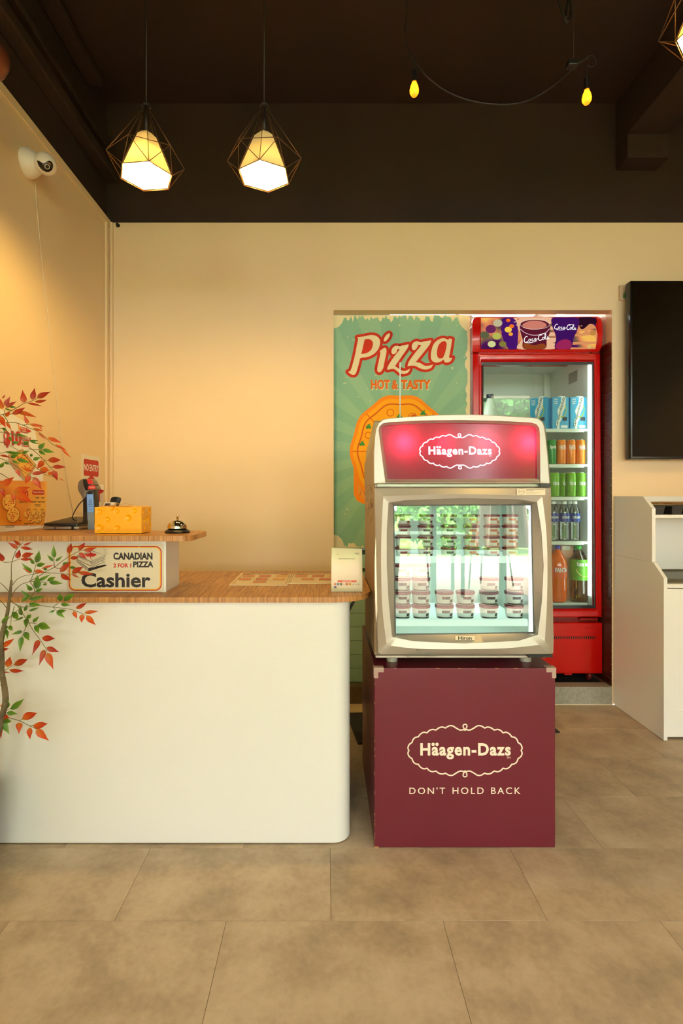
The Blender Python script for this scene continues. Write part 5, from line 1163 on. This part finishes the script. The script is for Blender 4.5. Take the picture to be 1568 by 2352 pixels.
PArt(.0018).text('$10', 2, 998, 44, 1034, .06).put('price_print', M_redink, ps)
PArt(.0018).text('REGULAR', 43, 1008, 68, 1018, .02).put('offer_print', M_redink, ps); PArt(.0018).text('PIZZA', 44, 1021, 62, 1031, .02).put('offer_print', M_redink, ps)
PArt(.0018).rect(43, 988, 60, 1000).put('flag_print', M_redink, ps); a = PArt(.0020); maple(a, 63, 995, 6.5); a.put('maple_leaf', M_redink, ps)
a = PArt(.0022); a.text('SPECIAL', 44, 989, 57, 993, .01); a.text('OFFER', 45, 995, 57, 999, .01); a.put('flag_lettering', M_paper, ps)
PArt(.0017).poly([(38, 978), (44, 996), (40, 998)]).put('flame_print', MATS['banner_crust'], ps)
PArt(.0017).poly([(10, 1050), (45, 1036), (77, 1070), (52, 1110), (14, 1068)]).put('slice_box', mat('poster_box', (190, 150, 110), .4), ps)
PArt(.0020).poly([(22, 1056), (44, 1041), (72, 1068), (50, 1098)]).put('slice_print', mat('poster_cheese', (236, 180, 70), .4, var=.1, vscale=80), ps)
a = PArt(.0024)
for k in range(34):
    u_, v_ = random.random(), random.random(); x_ = 26+u_*24+v_*20; y_ = 1056-u_*11+v_*28+u_*v_*4; a.disc(x_, y_, 1.9, 1.6, 8)
a.put('pepperoni_print', mat('poster_pepperoni', (196, 66, 26), .4), ps)
PArt(.0020).text('$20', 34, 1127, 58, 1150, .05).put('price_print', M_redink, ps)
a = PArt(.0020); a.text('2 Regular Pizza', 36, 1151, 56, 1157, .0)
for x_, y_, w_ in ((75, 1143, 9), (88, 1143, 8), (66, 1152, 12), (80, 1152, 10), (90, 1152, 8), (74, 1160, 14), (56, 1170, 9), (72, 1170, 8), (88, 1170, 8), (40, 1196, 7), (53, 1203, 10), (10, 1208, 22)): a.line([(x_, y_), (x_+w_, y_)], 1.3); a.line([(x_+1, y_+3), (x_+w_-1, y_+3)], .7)
a.put('small_print', M_ink, ps)
PArt(.0020).poly([(67+x, 1126+y) for x, y in rrect(0, 0, 28, 11, 3)]).put('red_pill', M_redink, ps); PArt(.0024).text('Pepperoni & more', 69, 1129, 93, 1134, .01).put('pill_lettering', M_paper, ps)
M_pz = mat('poster_pizza', (232, 184, 84), .4, var=.15, vscale=90); M_pzc = mat('poster_crust', (170, 92, 30), .4)
for x_, y_, r_, q_ in ((14, 1154, 17, 20), (26, 1183, 16, 18), (59, 1181, 8.5, 9), (76, 1180, 8, 8.5), (91, 1180, 8, 8.5), (69, 1193, 9.5, 9.5), (84, 1193, 9.5, 9.5)):
    PArt(.0020).disc(x_+.8, y_+1, r_, q_).put('pizza_crust_print', M_pzc, ps); PArt(.0025).disc(x_, y_, r_*.9, q_*.88).put('pizza_print', M_pz, ps)
    a = PArt(.0030)
    for k in range(int(r_*1.6)):
        t_, s_ = random.random()*2*PI, math.sqrt(random.random())*.75; a.disc(x_+r_*s_*math.cos(t_), y_+q_*s_*math.sin(t_), 1.4, 1.2, 7)
    a.put('topping_print', MATS['poster_pepperoni'] if r_ > 16.5 or x_ < 70 else mat('poster_topping', (190, 110, 40), .4), ps)
tag(obj('white_device_edge', box(BM(), P(-70, 0, 1.83).x, P(4.5, 0, 1.83).x, 1.80, 1.815, SHT+.0005, P(0, 1140, 1.83).z, .006, 3), M_wp, loc=P(-30, 1225, 1.85)), 'edge of a white upright device at the left end of the upper shelf', 'device')

# ---- menus and payment card on the worktop
pwk = plane((0, 0, WH+.0006), (0, 0, 1))
def menu(label, c4, pics, lines):
    t = thing('menu', label, 'menu', pwk(sum(p[0] for p in c4)/4, sum(p[1] for p in c4)/4), 'flat paper menus')
    obj('sheet', prism(BM(), [pwk(*p) for p in c4], (0, 0, .0022)), mat('menu_paper', (226, 204, 160), .35), t)
    a = Art(pwk, .0030)
    for ln in lines: a.line(ln, .7)
    a.put('border_print', mat('menu_brown', (130, 70, 40), .5), t)
    for i, p in enumerate(pics): Art(pwk, .0030).poly(p).put('photo_print', mat('menu_pizza%d' % (i % 3), ((206, 128, 74), (196, 104, 70), (218, 160, 70))[i % 3], .4, var=.25, vscale=120), t)
    return t
def CM(lst): return [(400+x*.3061, 1180+y*.3061) for x, y in lst]
def par(x, y, w_=82, h_=16, sl=.5): return CM([(x+sl*h_*.7, y), (x+w_+sl*h_*.5, y), (x+w_-sl*h_*.4, y+h_), (x-sl*h_*.3, y+h_)])
menu('left paper menu with seven small pizza photos lying on the worktop', CM([(410, 538), (848, 540), (882, 450), (502, 450)]),
     [par(515, 464, 88), par(635, 464, 90), par(762, 463, 90), par(484, 487, 90), par(612, 487, 90), par(740, 486, 92), par(590, 508, 96)],
     [CM([(440, 530), (520, 455)]), CM([(520, 455), (870, 455)]), CM([(835, 532), (866, 458)]), CM([(518, 460), (570, 460)]), CM([(800, 460), (850, 460)])])
menu('right paper menu partly behind the white payment card on the worktop', CM([(855, 526), (1240, 527), (1215, 450), (888, 452)]),
     [par(908, 464, 90), par(1033, 464, 92), par(1160, 464, 60), par(953, 487, 95), par(1085, 487, 95)],
     [CM([(868, 520), (896, 457)]), CM([(896, 457), (1200, 457)]), CM([(920, 458), (975, 458)])])
qs = thing('payment_card_stand', 'white scan to pay card in an acrylic stand at the worktop end', 'card stand', P(796, 1358, 1.875))
ZQ = 1.868
bm = BM(); prism(bm, [P(x, y, ZQ) for x, y in ((760.3, 1359), (832.2, 1359), (831.3, 1260.5), (761.3, 1258.5))], (0, .003, 0), .0003); obj('card', bm, mat('card_white', (244, 226, 188), .25, coat=.6), qs)
obj('acrylic_front', prism(BM(), [P(x, y, ZQ-.0012) for x, y in ((760, 1359.2), (832.5, 1359.2), (831.6, 1259.5), (761, 1257.5))], (0, .001, 0)), M_acry, qs)
obj('acrylic_back', prism(BM(), [P(x, y, ZQ+.004) for x, y in ((760, 1359.2), (832.5, 1359.2), (831.6, 1259.5), (761, 1257.5))], (0, .002, 0)), M_acry, qs)
obj('acrylic_foot', box(BM(), P(760.3, 0, ZQ).x, P(832, 0, ZQ).x, ZQ+.004, ZQ+.07, WH+.0004, WH+.0028), M_acry, qs)
cq = lambda x, y: (740+x*.08929, 1240+y*.08929)
QA = lambda: Art(lambda x, y, o: zplane(ZQ-.0014)(*cq(x, y), o), .0003)
M_gp = mat('card_print', (120, 96, 66), .5)
QA().text('CANADIAN 2FOR1 PIZZA', 418, 470, 838, 500).put('lettering', M_gp, qs); a = QA(); a.text('2kaz', 360, 350, 430, 380, .02); a.put('small_print', mat('card_tan', (200, 160, 110), .5), qs)
a = QA(); a.line([(830, 345), (950, 345)], 10); a.line([(855, 366), (950, 366)], 8); a.put('small_print', M_gp, qs)
QA().rect(395, 1040, 880, 1088).put('orange_band', mat('band_orange', (226, 92, 50), .4), qs)
Art(lambda x, y, o: zplane(ZQ-.0014)(*cq(x, y), o), .0006).text('SCAN TO PAY', 520, 1052, 760, 1076, .02).put('band_lettering', M_paper, qs)
for i, (x_, c_) in enumerate(((300, (206, 130, 96)), (376, (96, 130, 160)), (450, (120, 110, 84)), (597, (196, 108, 70)), (678, (214, 150, 30)))): QA().poly([(x_+u_, 1110+v_) for u_, v_ in rrect(0, 0, 62, 62, 14, 3)]).put('icon', mat('icon%d' % i, c_, .4), qs)
QA().poly([(300+u_, 1190+v_) for u_, v_ in rrect(0, 0, 64, 52, 14, 3)]).put('icon', mat('icon9', (92, 84, 110), .4), qs)
a = QA(); a.line([(530, 1138), (578, 1138)], 8); a.line([(755, 1160), (808, 1160)], 10); a.line([(830, 1135), (885, 1160)], 9); a.disc(932, 1140, 12, 20); a.put('icon_print', M_gp, qs)
tag(obj('floor_runner', prism(BM(), [(.155, 2.52, .0006), (1.182, 2.645, .0006), (1.137, 2.995, .0006), (.11, 2.87, .0006)], (0, 0, .006), .001), mat('ribbed_mat', (46, 46, 40), .8, bump=1, bscale=200), loc=(.65, 2.75, 0)), 'black ribbed floor mat lying between the counter and the freezer cube', 'mat')
# ------------------------------------------------------------------ artificial tree at the left
def leafmat(name, cols, pos=(0, .25, .6)):
    m = bpy.data.materials.new(name); m.use_nodes = True; nt = m.node_tree; b = nt.nodes['Principled BSDF']; b.inputs['Roughness'].default_value = .5
    tc = nt.nodes.new('ShaderNodeTexCoord'); sp = nt.nodes.new('ShaderNodeSeparateXYZ'); nt.links.new(tc.outputs['Object'], sp.inputs[0])
    ab = nt.nodes.new('ShaderNodeMath'); ab.operation = 'ABSOLUTE'; nt.links.new(sp.outputs[1], ab.inputs[0])
    ad = nt.nodes.new('ShaderNodeMath'); ad.operation = 'MULTIPLY_ADD'; ad.inputs[1].default_value = .9; nt.links.new(ab.outputs[0], ad.inputs[0]); nt.links.new(sp.outputs[0], ad.inputs[2])
    oi = nt.nodes.new('ShaderNodeObjectInfo'); a2 = nt.nodes.new('ShaderNodeMath'); a2.operation = 'MULTIPLY_ADD'; a2.inputs[1].default_value = .28; nt.links.new(oi.outputs['Random'], a2.inputs[0]); nt.links.new(ad.outputs[0], a2.inputs[2])
    r = nt.nodes.new('ShaderNodeValToRGB'); nt.links.new(a2.outputs[0], r.inputs[0]); nt.links.new(r.outputs[0], b.inputs['Base Color'])
    e = r.color_ramp.elements; e[0].position = pos[0]; e[0].color = (*lin(cols[0]), 1); e[1].position = 1; e[1].color = (*lin(cols[2]), 1); x = e.new(pos[2]); x.color = (*lin(cols[1]), 1)
    b.inputs['Subsurface Weight'].default_value = 0; return m
ML = {'r': leafmat('leaf_red', ((150, 90, 8), (168, 48, 4), (152, 28, 4))), 'o': leafmat('leaf_orange', ((176, 116, 6), (194, 78, 4), (184, 48, 4))), 'g': leafmat('leaf_green', ((52, 84, 8), (70, 112, 16), (98, 140, 30)))}
LM = {}
prof = [(0, .02), (.08, .30), (.18, .44), (.33, .48), (.52, .36), (.72, .18), (.88, .06), (1, 0)]
for k, m_ in ML.items():
    me = bpy.data.meshes.new('leaf'); V, Fc = [], []
    for i, (x, w_) in enumerate(prof):
        z = .10*math.sin(PI*x)-.12*x*x
        V += [(x, -w_, z+w_*.22), (x, 0, z), (x, w_, z+w_*.22)]
        if i: a_ = 3*i; Fc += [(a_-3, a_-2, a_+1, a_), (a_-2, a_-1, a_+2, a_+1)]
    me.from_pydata(V, [], Fc); me.materials.append(m_)
    for p in me.polygons: p.use_smooth = True
    LM[k] = me
ZP = 1.66
pln = thing('artificial_tree', 'artificial tree with red, orange and green leaves at the left edge before the counter', 'plant', (-1.15, ZP, 0))
M_stem = mat('stem_olive', (104, 96, 48), .6); M_bark = mat('bark_grey', (112, 102, 76), .8, bump=.8, bscale=70, var=.25, vscale=30)
CR = {'A': (.12755, 0, 860), 'B': (.2211, 0, 1200), 'D': (.1658, 0, 1080)}
LV = {
'A': """432,515,403,268,44,o 578,455,628,232,42,r 672,428,925,298,33,r 620,490,870,460,17,r 490,520,790,577,12,r 85,565,188,390,42,r 100,590,312,478,30,r 165,590,310,590,25,g 90,610,225,655,20,g
220,712,472,590,30,r 310,680,685,775,20,o 500,890,425,712,36,o 110,765,180,660,40,o 540,900,820,938,20,o 700,905,775,1018,20,o 40,430,100,355,30,r 0,740,110,975,35,o 125,850,205,1010,25,o 30,620,10,430,50,o
590,975,790,1030,15,o 680,1050,862,1190,15,o 850,1140,1125,1238,25,o 990,1260,1225,1385,16,o 1100,1330,1300,1520,12,o 525,1195,710,1190,22,g 690,1330,825,1225,50,g 770,1345,995,1412,36,g 695,1375,838,1462,38,g
540,1200,740,1260,15,g 290,1070,515,1130,20,g 45,960,140,1035,40,g 220,1230,370,1225,40,g 430,1265,530,1205,50,g 390,1415,540,1370,40,g 90,1390,475,1425,12,g 160,1120,215,1220,30,g 545,1480,585,1420,40,g
600,1540,740,1490,50,g 195,1500,345,1440,40,g 300,1530,565,1595,28,g 220,1550,375,1612,30,g 80,1570,190,1630,30,g 10,1680,80,1570,40,g 0,1460,205,1500,20,r 860,1545,1120,1540,33,r 942,1670,1210,1668,27,r
790,1560,655,1710,50,o 720,1690,900,1740,50,o 570,1790,870,1755,25,r 410,1690,620,1755,25,o 960,1730,1040,1890,50,r 860,1770,960,1800,50,o 300,1700,360,1850,50,o""",
'D': """15,215,210,85,36,o 410,65,345,200,50,o 460,95,585,280,40,o 720,10,808,155,40,r 185,295,435,230,30,o 185,300,475,465,30,o 175,300,190,460,40,o 15,250,70,385,40,r 810,105,905,160,12,o""",
'B': """180,268,72,200,35,r 218,235,130,180,35,r 240,235,340,200,20,r 212,258,355,282,20,r 180,375,205,275,50,r 225,355,360,318,35,r 210,380,350,385,20,r 30,405,0,310,50,r 355,430,300,350,35,g 378,420,410,282,42,g
378,452,482,425,35,g 328,520,220,420,35,g 325,528,215,460,12,o 355,510,475,515,35,o 450,490,500,480,35,g 430,480,580,435,15,o 565,365,555,230,38,g 552,402,485,332,35,g 578,402,655,345,32,g 718,325,742,205,38,r
820,292,888,200,40,r 868,292,1018,258,28,r 728,372,830,365,30,r 820,315,908,382,42,r 650,440,720,410,50,g 720,470,800,470,25,g 625,518,745,398,35,r 745,528,875,452,34,r 808,520,985,540,22,r 748,540,828,578,28,r
632,535,745,608,30,r 400,600,535,535,25,g 375,690,390,535,45,g 330,705,265,635,45,g 365,718,455,680,40,g 510,620,660,635,30,g 490,610,585,562,32,g 485,635,438,652,50,g 300,770,212,700,35,g 230,820,350,735,30,g
300,800,490,760,25,g 300,845,430,858,42,g 300,920,415,880,25,g 620,820,625,728,45,g 660,815,788,725,33,g 632,848,738,860,38,g 785,890,915,828,28,r 875,940,1032,920,24,o 900,965,998,1075,35,o 765,920,803,1005,45,o
850,955,847,1045,60,o 568,915,495,942,35,g 590,920,700,915,28,g 590,920,678,998,40,g 225,965,205,850,35,g 250,920,288,845,40,g 125,930,200,1020,40,g 275,1000,330,950,40,g 240,985,135,1030,25,g 345,1040,410,968,40,g
388,1068,538,1100,38,g 360,1070,408,1160,42,g 280,1000,262,1095,50,g 232,1130,110,1165,38,g 255,1140,305,1232,50,g 225,1185,205,1352,34,g 20,1050,100,950,30,g 75,1070,20,1140,50,g 95,1070,130,1132,40,g 35,1090,40,1250,25,g
65,1110,80,1220,25,g 435,1200,583,1208,38,r 402,1220,332,1382,33,r 483,1300,620,1348,38,r 460,1320,405,1490,35,r 490,1355,555,1532,40,o 0,1300,165,1197,25,o 0,1335,105,1305,25,r 75,1505,108,1385,50,o 143,1480,305,1415,30,r
95,1530,263,1545,22,r 0,1555,120,1560,15,r 0,1690,45,1685,30,r 10,1540,15,1400,30,r 45,1940,88,1828,40,g 105,1940,265,1825,32,g 70,1975,188,1990,42,g 0,1900,82,1915,35,o 0,2000,112,2035,30,o 15,2065,135,2068,30,g
15,2085,103,2200,45,g 230,2045,400,1968,35,o 195,2080,197,2197,55,o 340,2110,512,2090,30,o 310,2130,310,2262,45,o 378,2145,512,2275,38,o 0,2095,12,2255,30,o"""}
rnd = random.Random(3); base = ploc(pln)
def zoff(x, y): return .035*math.sin(x*.02+y*.013)+.02*math.sin(y*.05)
for key, s in LV.items():
    sc1, ox, oy = CR[key]
    for it in s.split():
        q = it.split(','); a1, b1, a2_, b2_, w_ = [float(v) for v in q[:5]]; c_ = q[5]
        x1, y1, x2, y2 = ox+a1*sc1, oy+b1*sc1, ox+a2_*sc1, oy+b2_*sc1
        Z1 = ZP+zoff(x1, y1); A1 = P(x1, y1, Z1); B1 = P(x2, y2, Z1+rnd.uniform(-.022, .006)); d = B1-A1; L_ = d.length; d.normalize()
        v = (A1-Vector((0, 0, H))).normalized(); side_ = d.cross(v).normalized(); nn = side_.cross(d).normalized()
        tw = rnd.uniform(-.35, .35); s2 = side_*math.cos(tw)+nn*math.sin(tw); n2_ = s2.cross(d)*-1
        M4 = Matrix((( *(d*L_), 0), (*(s2*L_*w_/100/max(.8, math.cos(tw))), 0), (*(-n2_*L_*.6), 0), (0, 0, 0, 1))).transposed()
        M4.translation = A1-base
        o = bpy.data.objects.new('leaf', LM[c_]); C.objects.link(o); o.parent = pln; o.matrix_local = M4
def stem(pts, key, r0, r1, name='twig', m_=None):
    sc1, ox, oy = CR[key]; q = cat([(ox+x*sc1, oy+y*sc1) for x, y in pts], 4, False); n_ = len(q)
    obj(name, tube(BM(), [P(x, y, ZP+zoff(x, y)) for x, y in q], [r0+(r1-r0)*i/(n_-1) for i in range(n_)], 6), m_ or M_stem, pln)
stem([(118, 600), (115, 640), (105, 740), (90, 840), (75, 950), (40, 1080), (12, 1200), (20, 1350), (22, 1450), (20, 1560), (45, 1700), (58, 1850), (30, 1980), (0, 2100), (-80, 2400), (-150, 3000), (-200, 3700), (-220, 4200)], 'B', .003, .013, 'trunk', M_bark)
stem([(-220, 4200), (-250, 3000), (-260, 1800), (-260, 600), (-240, -600), (-200, -1900)], 'B', .014, .006, 'trunk', M_bark)
for s in ([(115, 640), (118, 560), (120, 430), (150, 330), (180, 270), (240, 210)], [(38, 415), (100, 412), (150, 400), (210, 375)], [(130, 650), (180, 590), (250, 555), (340, 540)], [(120, 770), (160, 700), (230, 640), (310, 610), (350, 520), (375, 430), (400, 350)],
          [(310, 610), (400, 560), (480, 510), (565, 465), (650, 400), (740, 340), (820, 300), (880, 282)], [(340, 540), (430, 520), (530, 525), (640, 530), (740, 540), (830, 515)], [(565, 465), (560, 400), (560, 360)], [(565, 465), (590, 475), (640, 475)], [(320, 610), (400, 618), (490, 620)],
          [(100, 800), (160, 850), (240, 880), (330, 870), (430, 865), (550, 880), (680, 895), (760, 910), (850, 945), (900, 968)], [(550, 880), (610, 835)], [(550, 880), (590, 920)], [(170, 850), (230, 940), (290, 1030), (350, 1130), (410, 1210), (475, 1310), (490, 1350)],
          [(290, 1045), (340, 1045), (390, 1060)], [(290, 1050), (250, 1130), (230, 1190)], [(150, 870), (120, 980), (110, 1070)], [(85, 1000), (160, 930), (240, 880)], [(310, 610), (355, 690), (350, 735), (310, 790)], [(0, 1560), (70, 1525), (140, 1480)],
          [(10, 2080), (60, 2030), (110, 2035), (200, 2060), (310, 2115), (380, 2145)], [(200, 2060), (235, 2040)], [(310, 2115), (345, 2105)], [(30, 1980), (70, 1950), (105, 1930)], [(95, 720), (40, 660), (-20, 610)], [(75, 900), (40, 850), (-10, 800)]): stem(s, 'B', .0012, .0008)
for s in ([(-455, 960), (-100, 760), (60, 720), (210, 650), (330, 585), (430, 525), (570, 480), (680, 425)], [(60, 730), (90, 700), (70, 640)], [(100, 710), (220, 712), (310, 680)], [(-455, 1080), (0, 900), (150, 865), (270, 870), (420, 915), (520, 965), (650, 1010), (800, 1110), (900, 1220), (1000, 1290), (1100, 1335)],
          [(420, 915), (500, 900), (560, 890)], [(-455, 1000), (5, 970), (100, 1050), (280, 1090), (430, 1150), (560, 1210)], [(-455, 1100), (0, 1040), (200, 1080), (400, 1180), (520, 1300), (640, 1400), (740, 1490), (830, 1590), (900, 1670), (960, 1730)], [(520, 1340), (610, 1355), (690, 1355), (770, 1350)],
          [(430, 1440), (520, 1540), (620, 1650), (720, 1730), (830, 1810), (950, 1835)], [(-455, 1340), (0, 1510), (150, 1570), (300, 1660), (430, 1750), (560, 1840), (640, 1900)], [(-455, 1210), (0, 1220), (100, 1240), (250, 1320), (390, 1400)], [(-455, 1480), (0, 1420), (90, 1400), (200, 1380)],
          [(740, 1490), (800, 1545), (860, 1545)], [(900, 1670), (945, 1670)], [(60, 730), (130, 830), (200, 1000), (290, 1080)], [(0, 1780), (120, 1850), (170, 1900)]): stem(s, 'A', .0013, .0008)
pc = Vector((-1.15, ZP, 0))
obj('pot', lathe(BM(), [(0, .001), (.065, .001), (.082, .25), (.085, .26), (.075, .26), (.07, .235), (0, .235)], pc, 32), mat('pot_black', (40, 38, 36), .5), pln, smooth=40)

# ------------------------------------------------------------------ shop front and the street behind the viewer
sf = struct('window_1', BM(), M_dark) if False else None
bm = BM()
for x in (XL+.02, -.45, .34, 1.02, 1.70, 2.40, XR-.05): box(bm, x, x+.05, SHOP_Y-.08, SHOP_Y, 0, 2.75, .004)
for z in (0, 2.70): box(bm, XL, XR, SHOP_Y-.08, SHOP_Y, z, z+.05, .004)
wf = struct('window_1', bm, M_dark)
obj('pane', box(BM(), XL, XR, SHOP_Y-.045, SHOP_Y-.037, .05, 2.70), M_glassW, wf)
m = bpy.data.materials.new('brick_paving'); m.use_nodes = True; nt = m.node_tree; b = nt.nodes['Principled BSDF']; b.inputs['Roughness'].default_value = .8
tc = nt.nodes.new('ShaderNodeTexCoord'); bt = nt.nodes.new('ShaderNodeTexBrick'); nt.links.new(tc.outputs['Object'], bt.inputs[0]); bt.inputs['Scale'].default_value = 4.5; bt.inputs['Color1'].default_value = (*lin((206, 170, 150)), 1); bt.inputs['Color2'].default_value = (*lin((220, 190, 172)), 1); bt.inputs['Mortar'].default_value = (*lin((90, 66, 56)), 1); bt.inputs['Mortar Size'].default_value = .02
nt.links.new(bt.outputs[0], b.inputs['Base Color'])
struct('ground', box(BM(), -14, 14, -6.2, SHOP_Y-.1, -.12, -.02), m); struct('ground', box(BM(), -30, 30, -40, -6.2, -.14, -.01), mat('grass_ground', (96, 130, 50), .9, var=.3, vscale=3))
def foliage(name, label, loc, sx, sy, sz, n_, col, seed, trunk=False, leaf=.10):
    r_ = random.Random(seed); t = thing(name, label, 'tree' if trunk else 'hedge', loc); c = Vector(loc); bm = BM()
    for k in range(n_):
        u = Vector((r_.gauss(0, 1), r_.gauss(0, 1), r_.gauss(0, 1))).normalized()*(r_.random()**.35); p = c+Vector((u.x*sx, u.y*sy, sz+u.z*sz if not trunk else 2.2+sz+u.z*sz))
        a_ = Vector((r_.gauss(0, 1), r_.gauss(0, 1), r_.gauss(0, 1))).normalized(); b_ = a_.orthogonal().normalized(); l = leaf*r_.uniform(.6, 1.3)
        vs = [bm.verts.new(p-a_*l), bm.verts.new(p+b_*l*.5), bm.verts.new(p+a_*l), bm.verts.new(p-b_*l*.5)]; bm.faces.new(vs)
    obj('foliage', bm, mat('foliage_%d_%d_%d' % col, col, .6), t, kind='stuff')
    if trunk: obj('trunk', tube(BM(), [c, c+Vector((.05, 0, 1.5)), c+Vector((0, 0, 3.6))], [.14, .11, .06], 10), M_bark, t)
    return t
for i, (x, c_) in enumerate(((-5.2, (70, 130, 40)), (-2.6, (90, 150, 50)), (0.2, (120, 160, 40)), (2.8, (84, 146, 50)), (5.6, (70, 120, 44)))):
    foliage('hedge', ('dark green', 'mid green', 'yellow green', 'bright green', 'deep green')[i]+' leafy hedge across the paving outside the shop', (x, -7.6, -.01), 1.3, .7, .8, 2600, c_, i)
for i, x in enumerate((-7.5, -3.8, -.6, 2.7, 6.2, 9.5)): foliage('tree', ('first', 'second', 'third', 'fourth', 'fifth', 'sixth')[i]+' leafy street tree outside the shop, counted from the left', (x, -10.5-(i % 2), -.01), 1.5, 1.2, 2.2, 3600, ((60, 116, 40), (80, 140, 60), (70, 130, 50))[i % 3], 20+i, True, .2)
aw = struct('trim_7', box(BM(), -2.5, 4.0, -3.1, SHOP_Y-.1, 2.95, 3.05), mat('added_awning_cream', (206, 200, 186), .7))  # awning out of view, added to keep sunlight out of the shop
um = thing('parasol', 'closed beige parasol standing on the paving outside the shop', 'parasol', (2.05, -2.5, -.02)); c = Vector((2.05, -2.5, 0))
obj('pole', tube(BM(), [c, c+Vector((0, 0, 2.6))], .022, 10), M_dark, um); bm = BM(); prf = [(.03, 2.55), (.10, 2.2), (.17, 1.6), (.24, .9), (.27, .62)]
n_ = 40; V = []
for r_, z_ in prf: V.append([bm.verts.new(c+Vector((r_*(1+.22*math.cos(8*2*PI*k/n_))*math.cos(2*PI*k/n_), r_*(1+.22*math.cos(8*2*PI*k/n_))*math.sin(2*PI*k/n_), z_))) for k in range(n_)])
for A_, B_ in zip(V, V[1:]):
    for k in range(n_): bm.faces.new((A_[k], A_[(k+1) % n_], B_[(k+1) % n_], B_[k])).smooth = True
obj('canopy', bm, mat('parasol_cloth', (190, 168, 150), .8), um); obj('base', lathe(BM(), [(0, -.02), (.28, -.02), (.28, .05), (.05, .09), (0, .09)], c, 28), M_dark, um)
def table(name, label, x, y, w_, d_, h_, col):
    t = thing(name, label, 'table', (x, y, -.02)); obj('top', box(BM(), x-w_/2, x+w_/2, y-d_/2, y+d_/2, h_-.03, h_, .005), mat('table_%d' % col[0], col, .3), t)
    for a_ in (-1, 1):
        for b_ in (-1, 1): obj('leg', box(BM(), x+a_*(w_/2-.05)-.02, x+a_*(w_/2-.05)+.02, y+b_*(d_/2-.05)-.02, y+b_*(d_/2-.05)+.02, -.02, h_-.03), M_dark, t)
    return t
table('outdoor_table', 'pale green cafe table on the paving outside the shop', 1.25, -3.0, .9, .6, .74, (150, 176, 150)); table('outdoor_table', 'dark brown cafe table on the paving outside the shop', .25, -2.9, .7, .6, .72, (70, 44, 34))
def chair(label, x, y, rz):
    t = thing('cafe_chair', label, 'chair', (x, y, -.02)); z = -.02
    obj('seat', box(BM(), x-.2, x+.2, y-.2, y+.2, .42, .45, .01), M_dark, t); obj('backrest', box(BM(), x-.2, x+.2, y+.18, y+.2, .6, .85, .01), M_dark, t)
    for a_ in (-1, 1):
        for b_ in (-1, 1): obj('leg', tube(BM(), [(x+a_*.22, y+b_*.24, z), (x+a_*.18, y+b_*.18, .42 if b_ < 0 else .85)], .012, 8), M_dark, t)
    t.rotation_euler.z = rz; return t
chair('black cafe chair beside the pale green table outside', 2.2, -3.4, .6); chair('black cafe chair behind the pale green table outside', 1.2, -3.65, 3.3); chair('black cafe chair at the dark brown table outside', .05, -3.6, 2.9)
